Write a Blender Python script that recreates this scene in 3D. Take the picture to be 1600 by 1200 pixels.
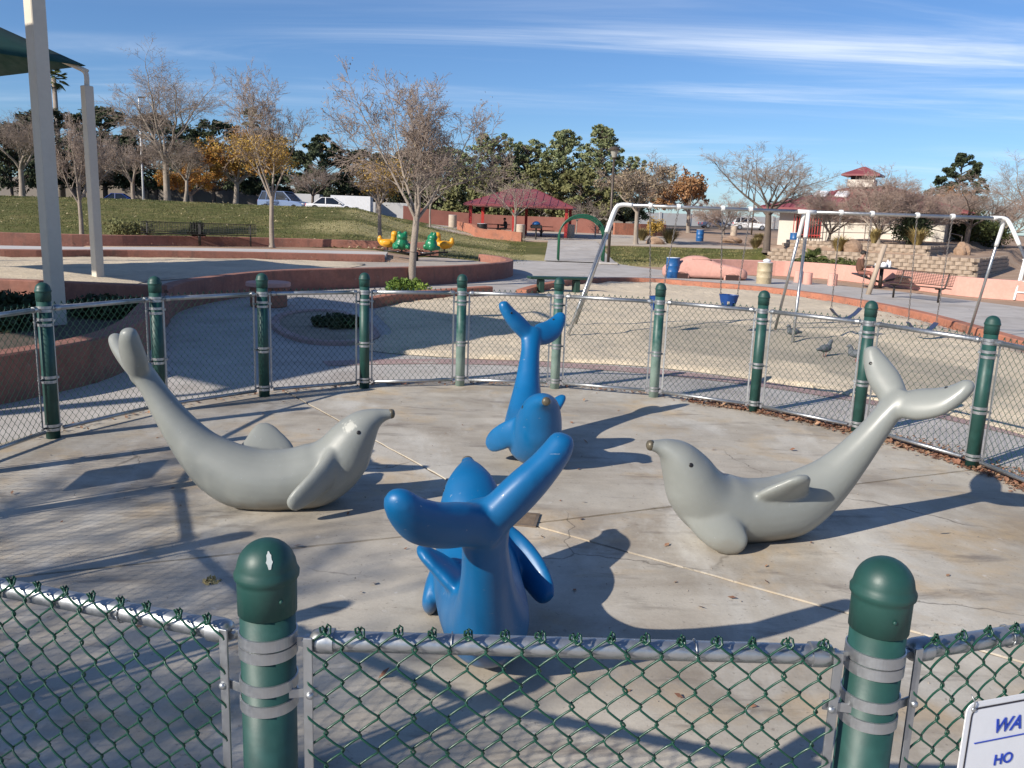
import bpy, bmesh, math, random
import numpy as np
from mathutils import Vector, Matrix
from mathutils.bvhtree import BVHTree
from mathutils.geometry import tessellate_polygon

for o in list(bpy.data.objects): bpy.data.objects.remove(o)
S = bpy.context.scene
COL = S.collection
PI = math.pi
R = math.radians

# ------------------------------------------------------------------ camera
F_PX, PITCH, ROLL, CAM_H = 1307.8, 0.1948, 0.0363, 2.0
cF = np.array([0, math.cos(PITCH), -math.sin(PITCH)])
_u = np.array([0, math.sin(PITCH), math.cos(PITCH)]); _r = np.array([1., 0, 0])
cR = math.cos(ROLL)*_r + math.sin(ROLL)*_u
cU = -math.sin(ROLL)*_r + math.cos(ROLL)*_u
cam = bpy.data.cameras.new('camera'); camo = bpy.data.objects.new('camera', cam); COL.objects.link(camo)
m = Matrix.Identity(4)
for i in range(3):
    m[i][0], m[i][1], m[i][2] = cR[i], cU[i], -cF[i]
m[2][3] = CAM_H
camo.matrix_world = m
cam.sensor_width = 36; cam.lens = F_PX/1600*36; cam.clip_start = .05; cam.clip_end = 3000
S.camera = camo
S.render.resolution_x, S.render.resolution_y = 1024, 768

# ------------------------------------------------------------------ sun, sky, exposure
SUN_EL = R(29.4); SHADOW_AZ = R(38.5)          # shadows fall towards this heading (from +x to +y)
Ld = Vector((math.cos(SHADOW_AZ)*math.cos(SUN_EL), math.sin(SHADOW_AZ)*math.cos(SUN_EL), -math.sin(SUN_EL)))
sl = bpy.data.lights.new('sun', 'SUN'); sl.energy = 4.8; sl.angle = R(.53); sl.color = (1, .93, .82)
so = bpy.data.objects.new('sun', sl); COL.objects.link(so); so.rotation_euler = Ld.to_track_quat('-Z', 'Y').to_euler()
W = bpy.data.worlds.new('World'); S.world = W; W.use_nodes = True
nt = W.node_tree; nt.nodes.clear()
def N(t, tree=None, **k):
    n = (tree or nt).nodes.new(t)
    for a, b in k.items(): setattr(n, a, b)
    return n
out = N('ShaderNodeOutputWorld'); bg = N('ShaderNodeBackground')
sky = N('ShaderNodeTexSky', sky_type='NISHITA', sun_disc=False)
sky.sun_elevation = SUN_EL
sky.sun_rotation = math.atan2(-Ld.x, -Ld.y)
sky.air_density = 1.0; sky.dust_density = .35; sky.ozone_density = 3.5; sky.altitude = 600
tc = N('ShaderNodeTexCoord'); sep = N('ShaderNodeSeparateXYZ'); nt.links.new(tc.outputs['Generated'], sep.inputs[0])
# cirrus: noise on a flat cloud sheet seen by direction (x/z, y/z), drawn out along streaks
zc = N('ShaderNodeMath', operation='MAXIMUM'); nt.links.new(sep.outputs['Z'], zc.inputs[0]); zc.inputs[1].default_value = .02
za = N('ShaderNodeMath', operation='ADD'); nt.links.new(zc.outputs[0], za.inputs[0]); za.inputs[1].default_value = .07
dv = []
for ax in 'XY':
    d = N('ShaderNodeMath', operation='DIVIDE'); nt.links.new(sep.outputs[ax], d.inputs[0]); nt.links.new(za.outputs[0], d.inputs[1]); dv.append(d)
cmb = N('ShaderNodeCombineXYZ'); nt.links.new(dv[0].outputs[0], cmb.inputs[0]); nt.links.new(dv[1].outputs[0], cmb.inputs[1])
def cloud(rot, sc, scale, detail, dist, lo, hi, loc=(0, 0, 0)):
    mp = N('ShaderNodeMapping'); mp.inputs['Rotation'].default_value = (0, 0, R(rot)); mp.inputs['Scale'].default_value = sc; mp.inputs['Location'].default_value = loc
    nt.links.new(cmb.outputs[0], mp.inputs[0])
    nz = N('ShaderNodeTexNoise'); nz.inputs['Scale'].default_value = scale; nz.inputs['Detail'].default_value = detail; nz.inputs['Roughness'].default_value = .62; nz.inputs['Distortion'].default_value = dist
    nt.links.new(mp.outputs[0], nz.inputs[0])
    rp = N('ShaderNodeMapRange'); rp.inputs[1].default_value = lo; rp.inputs[2].default_value = hi; rp.clamp = True; rp.interpolation_type = 'SMOOTHSTEP'
    nt.links.new(nz.outputs[0], rp.inputs[0]); return rp
c1 = cloud(-128, (.32, 1.3, 1), .8, 9, 1.1, .43, .80, (3.1, 1.2, 0))
c2 = cloud(-118, (.18, .8, 1), .55, 4, .4, .42, .68, (7.7, 2.0, 0))
mul = N('ShaderNodeMath', operation='MULTIPLY'); nt.links.new(c1.outputs[0], mul.inputs[0]); nt.links.new(c2.outputs[0], mul.inputs[1])
c3 = cloud(-138, (.12, .9, 1), 1.3, 6, .3, .5, .9, (1.7, 5.0, 0))
add = N('ShaderNodeMath', operation='ADD'); add.use_clamp = True; nt.links.new(mul.outputs[0], add.inputs[0])
h3 = N('ShaderNodeMath', operation='MULTIPLY'); nt.links.new(c3.outputs[0], h3.inputs[0]); h3.inputs[1].default_value = .25; nt.links.new(h3.outputs[0], add.inputs[1])
fac = N('ShaderNodeMath', operation='MULTIPLY'); nt.links.new(add.outputs[0], fac.inputs[0]); fac.inputs[1].default_value = .8
mx = N('ShaderNodeMix', data_type='RGBA'); nt.links.new(fac.outputs[0], mx.inputs[0]); tn = N('ShaderNodeMix', data_type='RGBA', blend_type='MULTIPLY'); tn.inputs[0].default_value = 1; tn.inputs[7].default_value = (.84, 1.06, 1.34, 1); nt.links.new(sky.outputs[0], tn.inputs[6]); nt.links.new(tn.outputs[2], mx.inputs[6]); mx.inputs[7].default_value = (12, 12.6, 13.4, 1)
nt.links.new(mx.outputs[2], bg.inputs[0]); bg.inputs[1].default_value = .072
nt.links.new(bg.outputs[0], out.inputs[0])
S.view_settings.view_transform = 'Standard'; S.view_settings.look = 'None'; S.view_settings.gamma = 1
S.view_settings.exposure = .38

# ------------------------------------------------------------------ pixel helpers (photo 1600x1200)
O = np.array([0, 0, CAM_H])
def ray(px, py): return cF + cR*(px-800)/F_PX - cU*(py-600)/F_PX
def at(px, py, z=0.):
    d = ray(px, py); t = (z-CAM_H)/d[2]; return O + d*t
def proj(P):
    d = np.array(P, float)-O; w = d@cF; return 800+F_PX*(d@cR)/w, 600-F_PX*(d@cU)/w
def atY(px, py, Y):                       # point on the pixel's ray at world depth Y
    d = ray(px, py); return O + d*(Y/d[1])
def onplane(px, py, p0, n):
    d = ray(px, py); t = np.dot(np.array(p0)-O, n)/np.dot(d, n); return O+d*t

# ------------------------------------------------------------------ materials
MATS = {}
def mat(name, col, rough=.7, metal=0., var=None, bump=None, spec=.5, col2=None, mask=None, extra=None, coat=0.):
    """var: list of (scale, amount, stretch) noises that lighten/darken; col2+mask: second colour by noise (scale, lo, hi, detail)"""
    if name in MATS: return MATS[name]
    M = bpy.data.materials.new(name); M.use_nodes = True; t = M.node_tree
    b = t.nodes['Principled BSDF']; b.inputs['Roughness'].default_value = rough; b.inputs['Metallic'].default_value = metal
    b.inputs['Specular IOR Level'].default_value = spec; b.inputs['Coat Weight'].default_value = coat
    co = N('ShaderNodeTexCoord', t).outputs['Object']
    rgb = N('ShaderNodeRGB', t); rgb.outputs[0].default_value = (*col, 1); cur = rgb.outputs[0]
    def noise(scale, detail=2, stretch=None, rough_=.6, dist=0.):
        src = co
        if stretch:
            mp = N('ShaderNodeMapping', t); mp.inputs['Scale'].default_value = stretch; t.links.new(co, mp.inputs[0]); src = mp.outputs[0]
        n = N('ShaderNodeTexNoise', t); n.inputs['Scale'].default_value = scale; n.inputs['Detail'].default_value = detail
        n.inputs['Roughness'].default_value = rough_; n.inputs['Distortion'].default_value = dist
        t.links.new(src, n.inputs[0]); return n.outputs[0]
    def rng(s, a, b_, c, d):
        q = N('ShaderNodeMapRange', t); q.clamp = True; t.links.new(s, q.inputs[0])
        for i, v in enumerate((a, b_, c, d)): q.inputs[i+1].default_value = v
        return q.outputs[0]
    def mixc(f, a, bb):
        q = N('ShaderNodeMix', t, data_type='RGBA'); t.links.new(f, q.inputs[0]); t.links.new(a, q.inputs[6])
        if isinstance(bb, tuple): q.inputs[7].default_value = (*bb, 1)
        else: t.links.new(bb, q.inputs[7])
        return q.outputs[2]
    lay = []
    if col2: lay.append((col2, mask))
    if extra: lay += extra
    for c2_, mk in lay:
        n = noise(mk[0], min(5, mk[3]) if len(mk) > 3 else 4, mk[4] if len(mk) > 4 else None, .65, .3)
        cur = mixc(rng(n, mk[1], mk[2], 0, mk[5] if len(mk) > 5 else 1), cur, c2_)
    for v in var or []:
        n = noise(v[0], 3, v[2] if len(v) > 2 else None)
        g = rng(n, .25, .75, 1-v[1], 1+v[1])
        q = N('ShaderNodeMix', t, data_type='RGBA', blend_type='MULTIPLY'); q.inputs[0].default_value = 1; t.links.new(cur, q.inputs[6]); t.links.new(g, q.inputs[7]); cur = q.outputs[2]
    t.links.new(cur, b.inputs['Base Color'])
    if var:
        t.links.new(rng(noise(var[0][0]*2.3), .3, .7, max(.05, rough-.09), min(1, rough+.09)), b.inputs['Roughness'])
    if bump:
        bs = bump if isinstance(bump, list) else [bump]; prev = None
        for s_, st, ds in bs:
            bn = N('ShaderNodeBump', t); bn.inputs['Strength'].default_value = st; bn.inputs['Distance'].default_value = ds
            t.links.new(noise(s_), bn.inputs['Height'])
            if prev: t.links.new(prev, bn.inputs['Normal'])
            prev = bn.outputs[0]
        t.links.new(prev, b.inputs['Normal'])
    MATS[name] = M; return M

# ------------------------------------------------------------------ mesh collector
class MB:
    def __init__(s): s.v = []; s.f = []
    def quadstrip_ring(s, rings, closed_caps=(True, True)):
        n = len(rings[0]); b = len(s.v)
        for r in rings: s.v += [tuple(p) for p in r]
        for i in range(len(rings)-1):
            for k in range(n):
                a = b+i*n+k; c = b+i*n+(k+1) % n
                s.f.append((a, c, c+n, a+n))
        if closed_caps[0]: s.f.append(tuple(b+k for k in reversed(range(n))))
        if closed_caps[1]: s.f.append(tuple(b+(len(rings)-1)*n+k for k in range(n)))
        return s
    def box(s, c, d, rot=None, bev=0.):
        hx, hy, hz = d[0]/2, d[1]/2, d[2]/2
        Mx = rot if rot is not None else Matrix.Identity(3)
        c = Vector(c)
        if bev > 0:
            e = bev
            rings = []
            for z, i in ((-hz, e), (-hz+e, 0), (hz-e, 0), (hz, e)):
                x, y = hx-i, hy-i; k = min(e, x*.9, y*.9)
                rings.append([c+Mx@Vector(p) for p in ((-x+k, -y, z), (x-k, -y, z), (x, -y+k, z), (x, y-k, z), (x-k, y, z), (-x+k, y, z), (-x, y-k, z), (-x, -y+k, z))])
            return s.quadstrip_ring(rings)
        ring = lambda z: [c+Mx@Vector(p) for p in ((-hx, -hy, z), (hx, -hy, z), (hx, hy, z), (-hx, hy, z))]
        return s.quadstrip_ring([ring(-hz), ring(hz)])
    def tube(s, pts, rad, n=8, caps=True, flat=None, up=None):
        pts = [Vector(p) for p in pts]; k = len(pts)
        rad = rad if hasattr(rad, '__len__') else [rad]*k
        rings = []; side = None
        for i, p in enumerate(pts):
            d = (pts[min(i+1, k-1)]-pts[max(i-1, 0)]).normalized()
            if side is None:
                h = Vector(up) if up else (Vector((0, 0, 1)) if abs(d.z) < .9 else Vector((1, 0, 0)))
                side = d.cross(h).normalized()
            else:
                side = (side-d*side.dot(d)).normalized()
            w = side.cross(d)
            ry = rad[i]*(flat if flat else 1)
            rings.append([p+side*(rad[i]*math.cos(2*PI*j/n))+w*(ry*math.sin(2*PI*j/n)) for j in range(n)])
        return s.quadstrip_ring(rings, (caps, caps))
    def lathe(s, prof, n=16, c=(0, 0, 0), caps=(True, True), ax=None):
        c = Vector(c); Mx = ax if ax is not None else Matrix.Identity(3)
        return s.quadstrip_ring([[c+Mx@Vector((r*math.cos(2*PI*j/n), r*math.sin(2*PI*j/n), z)) for j in range(n)] for r, z in prof], caps)
    def prism(s, poly, z0, z1):
        n = len(poly); b = len(s.v)
        s.v += [(p[0], p[1], z0) for p in poly]+[(p[0], p[1], z1) for p in poly]
        for i in range(n): s.f.append((b+i, b+(i+1) % n, b+n+(i+1) % n, b+n+i))
        for t in tessellate_polygon([[Vector((p[0], p[1], 0)) for p in poly]]):
            a, bb, c = [Vector((poly[i][0], poly[i][1], 0)) for i in t]
            if (bb-a).cross(c-a).z < 0: t = t[::-1]
            s.f.append(tuple(b+n+i for i in t)); s.f.append(tuple(b+i for i in reversed(t)))
        return s
    def sheet(s, poly, z=0.):
        b = len(s.v); s.v += [(p[0], p[1], z) for p in poly]
        for t in tessellate_polygon([[Vector((p[0], p[1], 0)) for p in poly]]):
            a, bb, c = [Vector((poly[i][0], poly[i][1], 0)) for i in t]
            if (bb-a).cross(c-a).z < 0: t = t[::-1]
            s.f.append(tuple(b+i for i in t))
        return s
    def wall(s, path, th, z0, z1, zf=None):          # a wall of thickness th along a path; th to the left of the path
        pts = [Vector((p[0], p[1], 0)) for p in path]; k = len(pts); rings = []
        for i, p in enumerate(pts):
            d = (pts[min(i+1, k-1)]-pts[max(i-1, 0)]).normalized(); nn = Vector((-d.y, d.x, 0))*th
            a = z0; bz = z1 if zf is None else zf(i/(k-1))
            e = .02
            rings.append([(p.x, p.y, a), (p.x, p.y, bz-e), (p.x+nn.x*.08, p.y+nn.y*.08, bz), (p.x+nn.x*.92, p.y+nn.y*.92, bz), (p.x+nn.x, p.y+nn.y, bz-e), (p.x+nn.x, p.y+nn.y, a)])
        return s.quadstrip_ring(rings)
    def mesh(s, name, smooth=False):
        me = bpy.data.meshes.new(name); me.from_pydata(s.v, [], s.f); me.update()
        if smooth:
            me.polygons.foreach_set('use_smooth', [True]*len(me.polygons))
        return me
    def build(s, name, M, parent=None, smooth=False, recalc=True):
        me = s.mesh(name, smooth)
        if recalc:
            bm = bmesh.new(); bm.from_mesh(me); bmesh.ops.recalc_face_normals(bm, faces=bm.faces); bm.to_mesh(me); bm.free()
        return link(name, me, M, parent)
def link(name, me, M=None, parent=None):
    if M is not None and not me.materials: me.materials.append(M)
    o = bpy.data.objects.new(name, me); COL.objects.link(o); o.parent = parent; return o
def autosmooth(o, ang=40):
    me = o.data
    bm = bmesh.new(); bm.from_mesh(me)
    for e in bm.edges:
        e.smooth = not (len(e.link_faces) == 2 and e.calc_face_angle(0) > R(ang))
    for f_ in bm.faces: f_.smooth = True
    bm.to_mesh(me); bm.free(); return o
def empty(name, loc=(0, 0, 0), rz=0.):
    o = bpy.data.objects.new(name, None); COL.objects.link(o); o.location = loc; o.rotation_euler = (0, 0, rz); return o
def tag(o, label, cat, group=None):
    o['label'] = label; o['category'] = cat
    if group: o['group'] = group
    return o
def struct(o): o['kind'] = 'structure'; return o
def copy_tree(o, parent=None):
    c = o.copy(); COL.objects.link(c); c.parent = parent
    for ch in list(o.children): copy_tree(ch, c)
    return c
def spline(pts, n=6, closed=False):
    P = [np.array(p, float) for p in pts]; k = len(P); o = []
    rngi = range(k if closed else k-1)
    for i in rngi:
        g = (lambda j: P[j % k]) if closed else (lambda j: P[min(max(j, 0), k-1)])
        a, b, c, d = g(i-1), g(i), g(i+1), g(i+2)
        for j in range(n):
            t = j/n; o.append(.5*((2*b)+(-a+c)*t+(2*a-5*b+4*c-d)*t*t+(-a+3*b-3*c+d)*t**3))
    if not closed: o.append(P[-1])
    return o
def npmesh(name, V, Fa, M, parent=None, smooth=False):     # fast big mesh; Fa (n,3) or (n,4)
    me = bpy.data.meshes.new(name); n, k = Fa.shape
    me.vertices.add(len(V)); me.vertices.foreach_set('co', np.asarray(V, np.float32).ravel())
    me.loops.add(n*k); me.loops.foreach_set('vertex_index', np.asarray(Fa, np.int32).ravel())
    me.polygons.add(n); me.polygons.foreach_set('loop_start', np.arange(0, n*k, k, dtype=np.int32))
    me.update(calc_edges=True); me.validate()
    if smooth: me.polygons.foreach_set('use_smooth', [True]*n)
    return link(name, me, M, parent)
def segs_mesh(name, segs, n, M, parent=None):              # many tapered little limbs in one mesh
    A = np.array([s_[0] for s_ in segs]); B = np.array([s_[1] for s_ in segs]); ra = np.array([s_[2] for s_ in segs]); rb = np.array([s_[3] for s_ in segs])
    d = B-A; d /= np.linalg.norm(d, axis=1)[:, None]+1e-9
    h = np.where(np.abs(d[:, 2:3]) < .9, np.array([[0, 0, 1.]]), np.array([[1., 0, 0]]))
    s1 = np.cross(d, h); s1 /= np.linalg.norm(s1, axis=1)[:, None]; s2 = np.cross(d, s1)
    an = 2*PI*np.arange(n)/n
    off = s1[:, None]*np.cos(an)[None, :, None]+s2[:, None]*np.sin(an)[None, :, None]
    V = np.concatenate([A[:, None]+off*ra[:, None, None], B[:, None]+off*rb[:, None, None]], 1).reshape(-1, 3)
    k = np.arange(len(segs))[:, None]*2*n; j = np.arange(n)[None]
    Fa = np.stack([k+j, k+(j+1) % n, k+n+(j+1) % n, k+n+j], -1).reshape(-1, 4)
    return npmesh(name, V, Fa, M, parent, True)
def leaf_cloud(rs, C, rad, per, size, flat=1.):             # small random quads scattered round the centres C
    C = np.asarray(C); n = len(C)*per
    c = np.repeat(C, per, 0); r_ = np.repeat(np.broadcast_to(rad, len(C)), per)
    g = rs.normal(size=(n, 3)); g /= np.linalg.norm(g, axis=1)[:, None]; g *= (rs.random(n)**.45)[:, None]; g[:, 2] *= flat
    c = c+g*r_[:, None]
    a = rs.normal(size=(n, 3)); a /= np.linalg.norm(a, axis=1)[:, None]
    b = np.cross(a, rs.normal(size=(n, 3))); b /= np.linalg.norm(b, axis=1)[:, None]
    s_ = size*(.6+.8*rs.random(n))[:, None]
    V = np.stack([c-a*s_, c+b*s_*.5, c+a*s_, c-b*s_*.5], 1).reshape(-1, 3)
    return V, np.arange(n*4).reshape(-1, 4)
# ================================================================== TERRAIN
def sst(v, a, b):
    t = np.clip((np.asarray(v, float)-a)/(b-a), 0, 1); return t*t*(3-2*t)
WC = np.array([21.8, 40.0])                    # corner of the block retaining wall
def T(x, y):
    x = np.asarray(x, float); y = np.asarray(y, float)
    left = np.interp(y, [28, 31.2, 31.6, 36, 38, 46, 55, 62, 75, 110], [-.03, -.03, .44, .5, .72, 1.5, 2.25, 2.35, 1.7, 1.8])
    right = np.interp(y, [41, 46, 62, 80, 120, 200], [-.03, .08, .52, .92, 1.7, 2.4])
    t = np.clip(-x/np.maximum(y, 1)/.19, 0, 1); t = t*(.35+.65*t)
    t = np.where(y < 38, np.clip(t*1.2, 0, 1)*(x < -2.0), t)
    z = right*(1-t)+left*t
    a = .6*(x-WC[0])+.8*(y-WC[1]); b = -.8*(x-WC[0])+.6*(y-WC[1]); mn = np.minimum(a, b)
    lim = sst(mn, .2, .7)*.82+sst(mn, 2.7, 3.2)*.42
    fall = 1-sst(b, 8, 15)*.85
    z = z+lim*fall*(1-sst(y, 75, 95)) + .04*np.sin(x*.31+y*.17)*sst(y, 44, 60)
    return z
def Tz(x, y): return float(T(x, y))
def ground_at(px, Y):                        # the point of the ground at depth Y under a pixel column
    z = 0.
    for _ in range(12):
        # find x with projected column = px
        d0 = np.array([0, Y, z])-O; a = d0@cR-(px-800)/F_PX*(d0@cF); bb = cR[0]-(px-800)/F_PX*cF[0]
        x = -a/bb; z = Tz(x, Y)
    return np.array([x, Y, z])
xs = np.concatenate([np.linspace(-500, -62, 14), np.arange(-60, 70, .75), np.linspace(72, 500, 14)])
ys = np.concatenate([np.linspace(-120, -16, 8), np.arange(-14, 28, 3), np.arange(28, 100, .6), np.linspace(101, 900, 26)])
X, Y = np.meshgrid(xs, ys); Z = T(X, Y)
nx, ny = len(xs), len(ys); idx = np.arange(nx*ny).reshape(ny, nx)
Fq = np.stack([idx[:-1, :-1], idx[:-1, 1:], idx[1:, 1:], idx[1:, :-1]], -1).reshape(-1, 4)
MG = bpy.data.materials.new('ground_cover'); MG.use_nodes = True
g = npmesh('ground', np.stack([X, Y, Z], -1).reshape(-1, 3), Fq, MG, None, True); struct(g)
tt = np.clip(-X/np.maximum(Y, 1)/.19, 0, 1)
lawn = (sst(Y, 35.5, 36.2)*(1-sst(Y, 66, 69))*sst(-X/np.maximum(Y, 1), -.052, -.044)*(1-sst(Y, 57.5, 58.5)*(X > -6))) * (1-sst(-X, 60, 80))
lawn2 = sst(Y, 40, 41)*(1-sst(Y, 55, 56.5))*sst(X-(Y-41)*.03, 4.9, 5.1)*(1-sst(X-(Y-41)*.25, 12.0, 12.6))
lawn = np.maximum(lawn, lawn2)
dry = np.maximum(np.exp(-((Y-44)/3.2)**2)*sst(-X, -3, -1)*(1-sst(-X, 9, 13)), np.exp(-((Y-42)/2.2)**2)*(X > 4)*.9)
dry = np.maximum(dry, .8*np.exp(-((Y-53)/5)**2)*sst(X, -13, -9)*(X < 0))
asp = sst(Y, 76, 78)*(1-sst(X, -2, 2))+sst(Y, 112, 114)*sst(X, 2, 4)
plz = (sst(Y, 59, 59.6)*(1-sst(Y, 73, 74))*sst(X, -6.5, -6)*(1-sst(X, 11, 16)))
plz = np.maximum(plz, sst(Y, 56, 56.5)*(1-sst(Y, 59, 59.5))*sst(X, 4.5, 5)*(1-sst(X, 16, 17)))
at_ = g.data.color_attributes.new('cover', 'FLOAT_COLOR', 'POINT')
at_.data.foreach_set('color', np.stack([lawn, dry, np.clip(asp, 0, 1), np.clip(plz, 0, 1)], -1).astype(np.float32).ravel())
t = MG.node_tree; b = t.nodes['Principled BSDF']; b.inputs['Roughness'].default_value = .95; b.inputs['Specular IOR Level'].default_value = .15
co = N('ShaderNodeTexCoord', t).outputs['Object']
def nz(s, d=8, r=.65):
    n = N('ShaderNodeTexNoise', t); n.inputs['Scale'].default_value = s; n.inputs['Detail'].default_value = d; n.inputs['Roughness'].default_value = r; t.links.new(co, n.inputs[0]); return n.outputs[0]
def ramp(s, *st):
    r_ = N('ShaderNodeValToRGB', t); t.links.new(s, r_.inputs[0]); e = r_.color_ramp.elements
    while len(e) < len(st): e.new(.5)
    for k, (p, c) in enumerate(st): e[k].position = p; e[k].color = (*c, 1)
    return r_.outputs[0]
def mixn(f_, a, b_):
    q = N('ShaderNodeMix', t, data_type='RGBA'); t.links.new(f_, q.inputs[0]); t.links.new(a, q.inputs[6]); t.links.new(b_, q.inputs[7]); return q.outputs[2]
at_n = N('ShaderNodeAttribute', t); at_n.attribute_name = 'cover'; sp = N('ShaderNodeSeparateColor', t); t.links.new(at_n.outputs['Color'], sp.inputs[0])
def edge(ch, amt=.5, sc=1.5):
    a = N('ShaderNodeMath', t, operation='MULTIPLY_ADD'); t.links.new(nz(sc), a.inputs[0]); a.inputs[1].default_value = amt; t.links.new(ch, a.inputs[2])
    r_ = N('ShaderNodeMapRange', t); r_.clamp = True; t.links.new(a.outputs[0], r_.inputs[0]); r_.inputs[1].default_value = .5+amt*.5-.18; r_.inputs[2].default_value = .5+amt*.5+.18; return r_.outputs[0]
dirt = ramp(nz(.55), (.25, (.30, .20, .14)), (.5, (.40, .28, .20)), (.75, (.46, .35, .26)))
grass = ramp(nz(1.1), (.28, (.05, .055, .016)), (.48, (.095, .098, .028)), (.66, (.23, .175, .08)))
grass2 = ramp(nz(7), (.3, (.055, .063, .018)), (.55, (.11, .112, .034)), (.75, (.26, .21, .10)))
hf = N('ShaderNodeValue', t); hf.outputs[0].default_value = .5
grass = mixn(hf.outputs[0], grass, grass2)
straw = ramp(nz(3), (.3, (.22, .19, .075)), (.6, (.40, .34, .17)), (.8, (.45, .38, .2)))
aspc = ramp(nz(4), (.3, (.05, .05, .052)), (.7, (.075, .073, .07)))
conc = ramp(nz(.8), (.3, (.40, .34, .28)), (.7, (.52, .46, .39)))
c = mixn(edge(sp.outputs[0], .35, 2.), dirt, mixn(edge(sp.outputs[1], .9, .7), grass, straw))
c = mixn(sp.outputs[2], c, aspc); c = mixn(at_n.outputs['Alpha'], c, conc)
t.links.new(c, b.inputs['Base Color'])
bn = N('ShaderNodeBump', t); bn.inputs['Strength'].default_value = .6; bn.inputs['Distance'].default_value = .04; t.links.new(nz(9, 10, .75), bn.inputs['Height']); t.links.new(bn.outputs[0], b.inputs['Normal'])

# ================================================================== GROUND SHEETS
RC = np.array([.0756, 5.740]); RR = 4.177                      # ring of the fence
M_CONC = mat('walkway_concrete', (.44, .405, .37), .85, var=[(.35, .16), (2.2, .12), (30, .08)], bump=[(90, .25, .004), (9, .2, .01)], col2=(.34, .30, .265), mask=(.8, .5, .72))
M_PAD = mat('pad_concrete', (.455, .41, .34), .74, var=[(.7, .16), (5, .09), (60, .07)], bump=[(120, .25, .003), (14, .2, .006)],
            col2=(.27, .225, .175), mask=(.5, .43, .64, 7, (.8, 1.9, 1), .9), extra=[((.55, .52, .46), (.8, .5, .66, 8, (1.6, .7, 1), .8)), ((.47, .35, .21), (1.0, .53, .68, 8, None, .75)), ((.15, .125, .105), (1.7, .57, .72, 8, (.8, 2.8, 1), .75)), ((.20, .17, .14), (34, .64, .70, 3, None, .6)), ((.62, .6, .57), (7, .66, .72, 5, None, .5))])
M_SAND = mat('sand', (.60, .50, .37), .95, var=[(.5, .14), (6, .13), (55, .16)], bump=[(26, .6, .02), (5, .5, .06), (150, .4, .006)], spec=.2, extra=[((.30, .27, .22), (.42, .52, .72, 5, None, .5)), ((.25, .2, .14), (40, .68, .74, 2, None, .7))])
M_ORANGE = mat('orange_stucco', (.41, .16, .095), .85, var=[(1.3, .18), (14, .14)], bump=(60, .35, .006), col2=(.27, .13, .09), mask=(2.2, .5, .72), extra=[((.20, .12, .09), (1.6, .56, .72, 5, (2.5, 2.5, .35), .6)), ((.5, .36, .28), (9, .66, .72, 4, None, .5))])
M_BROWN = mat('brown_stucco', (.295, .128, .092), .88, var=[(1.3, .18), (14, .14)], bump=(60, .35, .006), col2=(.20, .10, .078), mask=(2.2, .5, .72), extra=[((.15, .095, .075), (1.6, .56, .72, 5, (2.5, 2.5, .35), .6)), ((.42, .32, .26), (9, .66, .72, 4, None, .5))])
M_PINK = mat('pink_stucco', (.62, .325, .26), .85, var=[(1.1, .1), (12, .08)], bump=(50, .3, .006), col2=(.5, .27, .21), mask=(2.0, .55, .78))
M_MAROON = mat('dusty_maroon_paint', (.36, .245, .225), .85, var=[(2, .15), (20, .12)], bump=(90, .3, .004), col2=(.42, .37, .32), mask=(3, .55, .7))
M_TERR = mat('terrace_concrete', (.40, .345, .29), .88, var=[(.6, .14), (6, .1)], bump=(60, .3, .005), col2=(.31, .265, .225), mask=(.9, .5, .72))
M_SOIL = mat('planter_soil', (.10, .075, .055), .95, var=[(4, .3), (30, .25)], bump=(22, .7, .04))
def dark_patches(M, spots, colr, amt):                       # darker patches in the sand colour, each with its own outline
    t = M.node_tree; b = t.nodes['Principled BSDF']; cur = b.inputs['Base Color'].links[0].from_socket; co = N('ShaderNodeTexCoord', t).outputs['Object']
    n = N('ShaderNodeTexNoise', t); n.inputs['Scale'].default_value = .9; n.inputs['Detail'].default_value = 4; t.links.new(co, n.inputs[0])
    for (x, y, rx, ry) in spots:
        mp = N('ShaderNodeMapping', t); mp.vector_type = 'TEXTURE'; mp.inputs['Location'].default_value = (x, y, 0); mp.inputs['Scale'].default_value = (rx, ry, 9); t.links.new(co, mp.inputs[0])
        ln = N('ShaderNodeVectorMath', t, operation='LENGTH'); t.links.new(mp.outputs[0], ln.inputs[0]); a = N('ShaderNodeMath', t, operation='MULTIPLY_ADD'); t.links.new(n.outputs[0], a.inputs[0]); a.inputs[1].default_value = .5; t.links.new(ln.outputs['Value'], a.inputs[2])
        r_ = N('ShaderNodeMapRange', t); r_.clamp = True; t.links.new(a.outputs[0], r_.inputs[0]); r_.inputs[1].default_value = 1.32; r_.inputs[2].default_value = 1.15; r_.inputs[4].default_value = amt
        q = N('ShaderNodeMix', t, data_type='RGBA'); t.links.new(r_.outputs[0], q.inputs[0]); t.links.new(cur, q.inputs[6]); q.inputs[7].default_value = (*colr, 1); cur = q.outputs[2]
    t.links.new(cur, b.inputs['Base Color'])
dark_patches(M_SAND, [(4.3, 14.6, 2.2, 2.4), (5.6, 12.0, 1.3, 1.9)], (.33, .29, .23), .7)
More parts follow.
